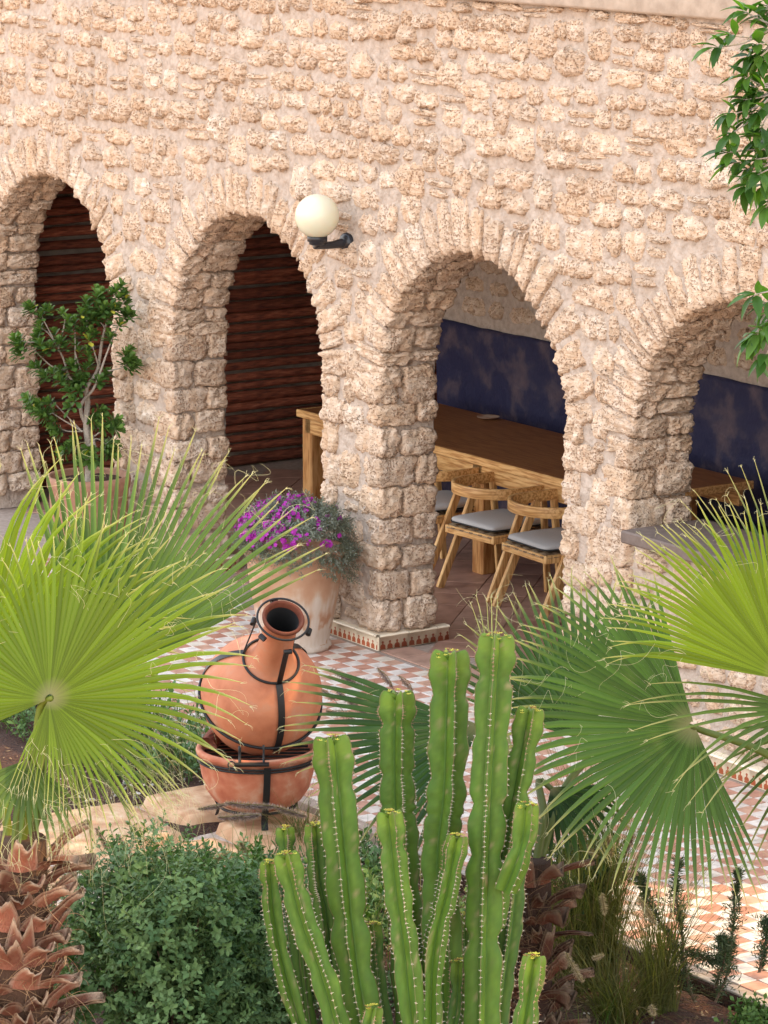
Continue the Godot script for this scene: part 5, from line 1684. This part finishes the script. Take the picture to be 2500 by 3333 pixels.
func build_plants() -> void:
	var greens := []
	for k in 14: greens.append(Color(0.055, 0.12, 0.045).lerp(Color(0.17, 0.27, 0.10), rng.randf()))
	var dark := []
	for k in 10: dark.append(Color(0.02, 0.045, 0.016).lerp(Color(0.05, 0.095, 0.03), rng.randf()))
	var fresh := []
	for k in 10: fresh.append(Color(0.07, 0.14, 0.035).lerp(Color(0.12, 0.20, 0.04), rng.randf()))
	var clover := sprig(9, 0.078, 0.031, 0.27)
	var c: Vector3 = Vector3(4.941, 0.319, 4.190)
	bush("shrub", "dense dark green small-leaved shrub between the stubbly palm trunk and the cactus", "shrub", Vector3(c.x, 0.31, c.z), Vector3(0.56, 0.50, 0.50), 84, 3600, clover, greens, -0.1)
	c = Vector3(5.088, 0.601, 2.381)
	bush("shrub", "dark leafy shrub half hidden under the broad palm fan", "shrub", Vector3(c.x, 0.30, c.z), Vector3(0.24, 0.34, 0.24), 14, 800, sprig(8, 0.06, 0.028, 0.26), dark, -0.1)
	c = Vector3(6.080, 0.057, 2.187)
	bush("herb", "small bright green herb at the edge of the soil bed under the rosemary", "plant", Vector3(c.x, 0.0, c.z), Vector3(0.13, 0.10, 0.12), 8, 120, sprig(8, 0.05, 0.024, 0.3), fresh, -0.1)
	c = Vector3(4.238, 0.401, 3.188)
	bush("shrub", "low green shrub with yellow flowers at the foot of the chiminea", "shrub", Vector3(c.x, 0.08, c.z), Vector3(0.34, 0.22, 0.28), 18, 900, sprig(8, 0.06, 0.024, 0.22), fresh + greens, -0.1)
	c = Vector3(4.777, 0.189, 3.745)
	bush("shrub", "loose lower shrub filling the gap behind the leftmost cactus stems", "shrub", Vector3(c.x, 0.20, c.z), Vector3(0.36, 0.40, 0.30), 34, 1500, clover, greens, -0.1)
	# undergrowth
	var places := []
	for k in 1500:
		var p := Vector3(rnd(2.9, 5.0), -0.085, rnd(2.12, 3.3))
		if n3(p, 60.0) < -0.12: continue
		places.append(Transform3D(oriented(Vector3(rnd(-0.7, 0.7), 1, rnd(-0.7, 0.7))).scaled(Vector3.ONE * rnd(0.8, 2.4)), p))
	for k in 420:
		var p := Vector3(rnd(-0.6, 1.7), -0.02, rnd(1.66, 2.6))
		places.append(Transform3D(oriented(Vector3(rnd(-0.7, 0.7), 1, rnd(-0.7, 0.7))).scaled(Vector3.ONE * rnd(0.8, 2.6)), p))
	tag(scatter("ground_cover", sprig(8, 0.08, 0.024, 0.24).mesh(), M.bush_leaf, self, places, greens + fresh), "", "", "")
	var bl := MB.new()
	for e in 4:
		var f := e / 3.0
		bl.col = Color(1, 1, 1) * lerpf(0.85, 1.1, f)
		bl.p(Vector3(-0.0022 * (1.0 - f * 0.9), f * (1.0 - 0.15 * f), 0.35 * f * f)); bl.p(Vector3(0.0022 * (1.0 - f * 0.9), f * (1.0 - 0.15 * f), 0.35 * f * f))
	for e in 3: bl.quad(e * 2, e * 2 + 1, e * 2 + 3, e * 2 + 2)
	places = []
	for k in 5200:
		var p := Vector3(rnd(2.9, 5.8), -0.09, rnd(2.1, 3.6))
		if k > 3600: p = Vector3(rnd(-0.8, 1.75), -0.03, rnd(1.64, 2.5))
		if n3(p, 50.0) < -0.05: continue
		if p.x > 4.9 and p.z < 2.7 and rng.randf() < 0.55: continue
		var s := rnd(0.10, 0.34)
		places.append(Transform3D(Basis(Vector3.UP, rnd(0, TAU)) * Basis(Vector3.RIGHT, rnd(-0.25, 0.5)) * Basis.from_scale(Vector3(1, s, s)), p))
	var straw := fresh.duplicate()
	straw.append(Color(0.24, 0.20, 0.10))
	straw.append(Color(0.17, 0.16, 0.07))
	scatter("wild_grass", bl.mesh(), M.grass_blade, self, places, straw)
	# fountain grasses
	var purple := Color(0.38, 0.27, 0.29)
	var buff := Color(0.40, 0.31, 0.22)
	var olive := Color(0.115, 0.135, 0.045)
	tuft("big olive fountain grass arching over the soil beside the bright tiles", Vector3(5.240, -0.060, 2.353), 560, 1.2, 0.7, olive, [
		[Vector3(5.512, 0.805, 2.404), Vector3(5.515, 0.716, 2.433), 0.018, purple], [Vector3(5.611, 0.757, 2.456), Vector3(5.611, 0.662, 2.491), 0.016, purple * 0.7], [Vector3(5.307, 0.735, 2.556), Vector3(5.352, 0.664, 2.514), 0.024, buff],
		[Vector3(5.437, 0.653, 2.574), Vector3(5.470, 0.607, 2.541), 0.018, buff], [Vector3(5.659, 0.526, 2.654), Vector3(5.679, 0.444, 2.654), 0.018, buff], [Vector3(5.817, 0.539, 2.596), Vector3(5.866, 0.447, 2.554), 0.020, buff],
		[Vector3(5.927, 0.423, 3.026), Vector3(5.981, 0.315, 2.985), 0.018, buff], [Vector3(5.934, 0.383, 2.845), Vector3(5.911, 0.369, 2.885), 0.014, buff], [Vector3(5.477, 0.698, 2.497), Vector3(5.503, 0.614, 2.487), 0.02, buff]])
	tuft("low fountain grass with drooping dark blades along the bottom of the soil bed", Vector3(5.592, -0.100, 2.524), 380, 0.5, 0.75, olive * 0.8, [[Vector3(6.064, 0.194, 2.718), Vector3(6.076, 0.159, 2.712), 0.02, buff]])
	tuft("fountain grass with mauve plumes in front of the chequered tiles", Vector3(2.826, -0.100, 1.682), 130, 0.42, 0.3, olive, [
		[Vector3(3.695, 1.028, 2.669), Vector3(3.799, 0.943, 2.543), 0.020, purple], [Vector3(3.780, 0.987, 2.555), Vector3(3.846, 0.915, 2.482), 0.022, purple], [Vector3(3.808, 1.032, 2.496), Vector3(3.858, 0.951, 2.451), 0.018, purple], [Vector3(3.797, 0.974, 2.720), Vector3(3.902, 0.853, 2.605), 0.020, purple],
		[Vector3(3.609, 0.912, 2.658), Vector3(3.641, 0.878, 2.621), 0.020, purple], [Vector3(3.857, 0.932, 2.644), Vector3(3.910, 0.897, 2.577), 0.022, buff], [Vector3(3.878, 0.898, 2.810), Vector3(3.963, 0.879, 2.688), 0.022, purple], [Vector3(3.865, 0.999, 2.422), Vector3(3.907, 0.939, 2.381), 0.016, purple]])
	tuft("fountain grass with purple plumes lying across the foot of the chiminea", Vector3(2.871, -0.100, 2.299), 150, 0.34, 0.3, olive, [
		[Vector3(3.644, 0.483, 3.317), Vector3(3.711, 0.506, 3.207), 0.018, purple], [Vector3(3.787, 0.538, 3.266), Vector3(3.903, 0.523, 3.095), 0.024, purple], [Vector3(3.909, 0.451, 2.926), Vector3(3.818, 0.498, 3.048), 0.022, purple], [Vector3(3.863, 0.504, 3.349), Vector3(3.958, 0.516, 3.199), 0.024, purple]])
	tuft("thin fountain grass with dark and fluffy plumes at the back of the dense shrub", Vector3(3.249, -0.020, 3.277), 120, 0.42, 0.35, olive, [
		[Vector3(3.754, 0.519, 3.879), Vector3(3.799, 0.424, 3.845), 0.013, purple * 0.5], [Vector3(3.807, 0.492, 3.809), Vector3(3.857, 0.404, 3.765), 0.016, purple * 0.6], [Vector3(4.377, 0.504, 3.680), Vector3(4.413, 0.537, 3.614), 0.022, buff], [Vector3(4.343, 0.556, 3.527), Vector3(4.369, 0.493, 3.512), 0.024, buff], [Vector3(4.647, 0.477, 3.652), Vector3(4.671, 0.514, 3.601), 0.02, buff]])
	tuft("straw-green fountain grass spilling over the kerb below the rosemary", Vector3(5.599, -0.060, 2.319), 300, 0.7, 0.5, olive, [])
	tuft("wispy fountain grass hiding the dark palm trunk behind the cactus", Vector3(5.253, -0.060, 2.540), 420, 0.8, 0.4, olive, [])
	# rosemary
	var t := thing("rosemary", "wiry rosemary with three upright needle-leaved stems before the sunlit tiles", "shrub", Vector3(5.508, -0.100, 1.946))
	var root: Vector3 = t.position
	for line in [
		[Vector3(5.828, 0.035, 2.206), Vector3(5.836, 0.153, 2.152), Vector3(5.822, 0.298, 2.120), Vector3(5.806, 0.425, 2.097), Vector3(5.792, 0.545, 2.074)],
		[Vector3(5.708, 0.001, 2.216), Vector3(5.662, 0.138, 2.235), Vector3(5.628, 0.303, 2.226), Vector3(5.594, 0.431, 2.231), Vector3(5.579, 0.559, 2.207)],
		[Vector3(5.684, 0.084, 2.223), Vector3(5.633, 0.212, 2.252), Vector3(5.577, 0.321, 2.298), Vector3(5.534, 0.413, 2.330), Vector3(5.506, 0.495, 2.342)],
		[Vector3(5.652, 0.212, 2.224), Vector3(5.736, 0.195, 2.195), Vector3(5.771, 0.182, 2.147), Vector3(5.789, 0.246, 2.097)],
		[Vector3(5.818, 0.098, 2.199), Vector3(5.894, 0.240, 2.217), Vector3(5.877, 0.312, 2.217)], [Vector3(6.127, 0.251, 2.231), Vector3(6.119, 0.393, 2.191), Vector3(6.115, 0.438, 2.180)]]:
		var pts := []
		for q in line: pts.append(q - root)
		var cv := curve(pts, 40)
		var w := MB.new()
		var rad := []
		for k in 41: rad.append(lerpf(0.006, 0.0025, k / 40.0))
		w.tube(cv, rad, 5)
		var stem := part("stem", w.mesh(), M.brown_bark, t)
		var nd := MB.new()
		for k in 1500:
			var f := pow(rng.randf(), 0.75)
			var clump := 0.5 + 0.5 * sin(f * 14.0 + line.size())
			if f < 0.75 and rng.randf() > 0.35 + 0.65 * clump: continue
			var i := mini(int(f * 40), 39)
			var up: Vector3 = (cv[i + 1] - cv[i]).normalized()
			var dv := (rvec().normalized() + up * 0.7).normalized()
			var s := dv.cross(rvec()).normalized() * 0.0022
			var b: Vector3 = cv[i].lerp(cv[i + 1], f * 40 - i) + rvec(1.0).normalized() * rnd(0.0, 0.07) * clump * clump
			var l := rnd(0.018, 0.042)
			nd.col = Color(0.030, 0.048, 0.026).lerp(Color(0.075, 0.105, 0.05), rng.randf())
			var q := nd.v.size()
			nd.p(b); nd.p(b + dv * l * 0.5 + s); nd.p(b + dv * l); nd.p(b + dv * l * 0.5 - s)
			nd.quad(q, q + 1, q + 2, q + 3)
		part("needles", nd.mesh(), M.bush_leaf, stem, Transform3D(), "stuff")

# ---- the tree past the wall's end whose boughs reach into the view
func leaf_blade(len_: float, wide: float, bend: float) -> MB:
	var m := MB.new()
	for st in 6:
		var u := st / 5.0
		var hw := len_ * wide * sin(PI * pow(clampf(u * 0.96 + 0.02, 0, 1), 0.85))
		var y := len_ * u
		var z := -bend * len_ * u * u
		m.col = Color(1, 1, 1) * 1.06
		m.p(Vector3(-hw, y, z + hw * 0.35))
		m.col = Color(1, 1, 1) * 0.9
		m.p(Vector3(0, y, z))
		m.col = Color(1, 1, 1) * 1.06
		m.p(Vector3(hw, y, z + hw * 0.35))
	for st in 5:
		for h in 2: m.quad(st * 3 + h, st * 3 + h + 1, st * 3 + h + 4, st * 3 + h + 3)
	return m

func build_litter() -> void:
	# dead leaves and bits of bark on the beds
	var m := MB.new()
	for q in [[-0.5, 0.0], [0.0, 1.0], [0.5, 0.0], [0.0, -1.0]]: m.p(Vector3(q[0], 0.12 * absf(q[1]), q[1]))
	m.p(Vector3(0, -0.05, 0))
	m.tri(0, 1, 4); m.tri(1, 2, 4); m.tri(2, 3, 4); m.tri(3, 0, 4)
	var places := []
	for k in 1500:
		var p := Vector3(rnd(3.0, 6.7), rnd(-0.045, -0.02), rnd(2.08, 3.6))
		if k > 1000: p = Vector3(rnd(0.6, 1.85), rnd(-0.02, 0.0), rnd(1.7, 3.2))
		elif k > 960: p = Vector3(rnd(3.5, 6.0), 0.008, rnd(1.2, 1.98))
		var s := rnd(0.006, 0.022)
		places.append(Transform3D(Basis(Vector3.UP, rnd(0, TAU)) * Basis(Vector3.RIGHT, rnd(-0.6, 0.6)) * Basis.from_scale(Vector3(s * 0.8, s, s)), p))
	var cols := []
	for k in 12: cols.append(Color(0.10, 0.055, 0.03).lerp(Color(0.36, 0.26, 0.16), rng.randf()))
	scatter("leaf_litter", m.mesh(), M.dry_fibre, self, places, cols)

func build_tree() -> void:
	var t := thing("overhanging_tree", "leafy tree whose boughs of pointed glossy leaves hang before the plaster coping", "tree")
	var w := MB.new()
	w.tube(curve([Vector3(8.5, -0.2, 0.1), Vector3(8.45, 1.6, 0.15), Vector3(8.3, 3.2, 0.2), Vector3(8.2, 4.6, 0.25), Vector3(8.2, 6.2, 0.1)], 24), [0.16, 0.155, 0.15, 0.145, 0.14, 0.14, 0.135, 0.13, 0.13, 0.125, 0.12, 0.12, 0.115, 0.11, 0.1, 0.1, 0.09, 0.09, 0.08, 0.08, 0.07, 0.06, 0.05, 0.04, 0.03], 12)
	part("trunk", w.mesh(), M.brown_bark, t)
	# added crown, unseen above the view, shaped to shade the bed with gaps for sun
	var places := []
	var shade_clumps := []
	var limbs := MB.new()
	var heart := Vector3(8.2, 6.15, 0.25)
	while shade_clumps.size() < 110:
		var d := rvec()
		if d.length() > 1.0: continue
		var q := heart + Vector3(d.x * 1.35, d.y * 0.95, d.z * 1.25)
		if n3(q, 75.0) < -0.16: continue
		shade_clumps.append(q)
		limbs.tube(curve([Vector3(8.2, 4.4, 0.25).lerp(heart, rng.randf() * 0.9), heart.lerp(q, 0.5) + rvec(0.15), q], 6), [0.028, 0.022, 0.017, 0.013, 0.01, 0.007, 0.005], 5)
	for q in shade_clumps:
		for k in 46:
			var d := rvec().normalized()
			places.append(Transform3D(oriented(d + Vector3(0, -0.1, 0)).scaled(Vector3.ONE * rnd(0.8, 1.35)), q + d * rnd(0.02, 0.24)))
	for k in 9:  # unseen leaves added to shade the front of the tiles
		var q := Vector3(8.45, 5.4, -1.35) + rvec(0.38)
		for e in 40:
			var d := rvec().normalized()
			places.append(Transform3D(oriented(d + Vector3(0, -0.1, 0)).scaled(Vector3.ONE * rnd(0.8, 1.35)), q + d * rnd(0.02, 0.24)))
		limbs.tube(curve([Vector3(8.25, 4.0, 0.2), Vector3(8.35, 4.9, -0.7) + rvec(0.1), q], 6), [0.028, 0.022, 0.017, 0.013, 0.01, 0.007, 0.005], 5)
	for k in 50:  # more unseen leaves, added to shade the path; a hole leaves the chiminea lit
		var q := Vector3(rnd(4.8, 6.3), rnd(5.2, 5.6), rnd(-0.2, 0.9))
		if k >= 12: q = Vector3(rnd(4.35, 5.8), rnd(5.25, 5.55), rnd(-1.05, 0.2))
		if Vector2(q.x - 5.10, q.z + 0.62).length() < 0.36: continue
		for e in 40:
			var d := rvec().normalized()
			places.append(Transform3D(oriented(d + Vector3(0, -0.1, 0)).scaled(Vector3.ONE * rnd(0.8, 1.35)), q + d * rnd(0.02, 0.26)))
		limbs.tube(curve([Vector3(8.22, 4.5, 0.22), Vector3(7.0, 5.3, 0.3) + rvec(0.1), q], 6), [0.03, 0.024, 0.019, 0.015, 0.011, 0.008, 0.005], 5)
	part("limbs", limbs.mesh(), M.brown_bark, t)
	var cols := []
	for k in 12: cols.append(Color(0.035, 0.085, 0.018).lerp(Color(0.075, 0.15, 0.03), rng.randf()))
	var shapes := [leaf_blade(0.098, 0.22, 0.25), leaf_blade(0.09, 0.2, 0.4), leaf_blade(0.08, 0.24, 0.1), leaf_blade(0.108, 0.19, 0.32)]
	scatter("crown", shapes[0].mesh(), M.bush_leaf, t, places, cols)
	# boughs
	var leaf_mats := []
	for k in 4:
		var m := leafy("bough_leaf_%d" % k, 0.32, Color(0.8, 0.95, 0.4))
		m.albedo_color = [Color(0.06, 0.14, 0.025), Color(0.085, 0.18, 0.034), Color(0.11, 0.22, 0.04), Color(0.045, 0.11, 0.022)][k].linear_to_srgb()
		leaf_mats.append(m)
	var meshes := []
	for s in shapes: meshes.append(s.mesh())
	for bough in [
		{"from": Vector3(6.065, 4.118, 2.019), "via": Vector3(6.039, 3.880, 2.147), "ends": [Vector3(5.985, 4.002, 2.184), Vector3(5.975, 3.965, 2.213), Vector3(5.992, 3.921, 2.203), Vector3(5.964, 3.892, 2.348), Vector3(5.975, 3.805, 2.271), Vector3(6.022, 3.853, 2.275), Vector3(6.008, 3.826, 2.214), Vector3(6.008, 3.778, 2.230)]},
		{"from": Vector3(6.126, 3.812, 2.039), "via": Vector3(6.080, 3.693, 2.153), "ends": [Vector3(6.022, 3.739, 2.316), Vector3(6.005, 3.697, 2.266), Vector3(6.013, 3.599, 2.381), Vector3(6.039, 3.659, 2.228), Vector3(6.073, 3.607, 2.288), Vector3(6.014, 3.571, 2.297), Vector3(5.986, 3.757, 2.178), Vector3(6.088, 3.536, 2.290), Vector3(6.030, 3.524, 2.383)]},
		{"from": Vector3(6.178, 3.506, 2.073), "via": Vector3(6.120, 3.455, 2.179), "ends": [Vector3(6.034, 3.460, 2.401), Vector3(6.015, 3.418, 2.352), Vector3(6.041, 3.391, 2.323), Vector3(6.094, 3.333, 2.356), Vector3(6.067, 3.469, 2.255), Vector3(6.095, 3.435, 2.317), Vector3(6.080, 3.392, 2.263), Vector3(6.088, 3.328, 2.275), Vector3(6.150, 3.257, 2.299)]},
		{"from": Vector3(6.264, 2.996, 2.129), "via": Vector3(6.208, 2.929, 2.238), "ends": [Vector3(6.213, 2.946, 2.410), Vector3(6.202, 2.908, 2.348), Vector3(6.210, 2.793, 2.378), Vector3(6.183, 2.806, 2.321), Vector3(6.237, 2.698, 2.371)]}]:
		var bm := MB.new()
		bm.tube(curve([Vector3(7.6, 4.75, 0.9), bough.from, bough.via], 14), [0.03, 0.027, 0.025, 0.023, 0.02, 0.018, 0.016, 0.014, 0.012, 0.011, 0.01, 0.009, 0.008, 0.007, 0.006], 6)
		for e in 3: bough.ends.append(bough.ends[rng.randi() % bough.ends.size()] + rvec(0.06))
		for e in bough.ends:
			bm.tube(curve([bough.from.lerp(bough.via, rnd(0.5, 1.0)), bough.via.lerp(e, 0.5) + rvec(0.02), e], 8), [0.006, 0.0055, 0.005, 0.0045, 0.004, 0.0035, 0.003, 0.0025, 0.002], 5)
		var root := part("bough", bm.mesh(), M.pale_bark, t)
		for e in bough.ends:
			var dirv: Vector3 = (e - bough.via).normalized()
			for k in 7:
				var f := k * 2.4 + rnd(-0.3, 0.3)
				var b := basis_along(dirv, Vector3.UP)
				var g := lerpf(0.35, 1.35, k / 6.0)
				var d := (b * Vector3(sin(g) * cos(f), cos(g), sin(g) * sin(f)) + Vector3(0, -0.25, 0)).normalized()
				var fr := basis_along(d, Vector3.UP + rvec(0.3))
				part("leaf", meshes[rng.randi() % 4], leaf_mats[rng.randi() % 4], root, Transform3D(fr.scaled(Vector3.ONE * rnd(0.75, 1.1)), e - dirv * 0.035 * k / 7.0))

func _ready() -> void:
	var cam := Camera3D.new()
	cam.name = "camera"
	add_child(cam)
	cam.fov = 16.7776
	cam.near = 0.1
	cam.far = 900.0
	cam.position = EYE
	cam.look_at(EYE + Vector3(-0.8185, -0.1977, -0.5395), Vector3.UP)
	cam.current = true
	var env := Environment.new()
	env.background_mode = Environment.BG_SKY
	env.sky = Sky.new()
	var sky := ProceduralSkyMaterial.new()
	sky.sky_top_color = Color(0.64, 0.70, 0.78)
	sky.sky_horizon_color = Color(1.0, 0.985, 0.965)
	sky.sky_curve = 0.5
	sky.sky_energy_multiplier = 1.15
	sky.ground_bottom_color = Color(0.45, 0.38, 0.30)
	sky.ground_horizon_color = Color(0.70, 0.66, 0.60)
	env.sky.sky_material = sky
	env.tonemap_mode = Environment.TONE_MAPPER_LINEAR
	env.tonemap_exposure = 3.05
	env.sdfgi_enabled = true
	env.ssao_enabled = true
	env.ssil_enabled = true
	var we := WorldEnvironment.new()
	we.name = "environment"
	we.environment = env
	add_child(we)
	var sun := DirectionalLight3D.new()
	sun.name = "sun"
	sun.light_color = Color(1.0, 0.86, 0.62)
	sun.light_energy = 0.62
	sun.light_angular_distance = 0.5
	sun.shadow_enabled = true
	add_child(sun)
	var to_sun := Vector3(0.63, 1.28, -0.78).normalized()
	sun.look_at_from_position(to_sun * 30.0, Vector3.ZERO, Vector3.UP)

	rng.seed = 20240611
	noise.seed = 5
	noise.frequency = 0.02
	make_materials()
	make_stone_shapes()
	build_ground()
	build_wall()
	build_interior()
	build_table()
	place_chairs()
	build_lamp()
	build_flower_pot()
	build_potted_tree()
	build_chiminea()
	build_palms()
	build_cactus()
	build_plants()
	build_pebbles()
	build_litter()
	build_tree()
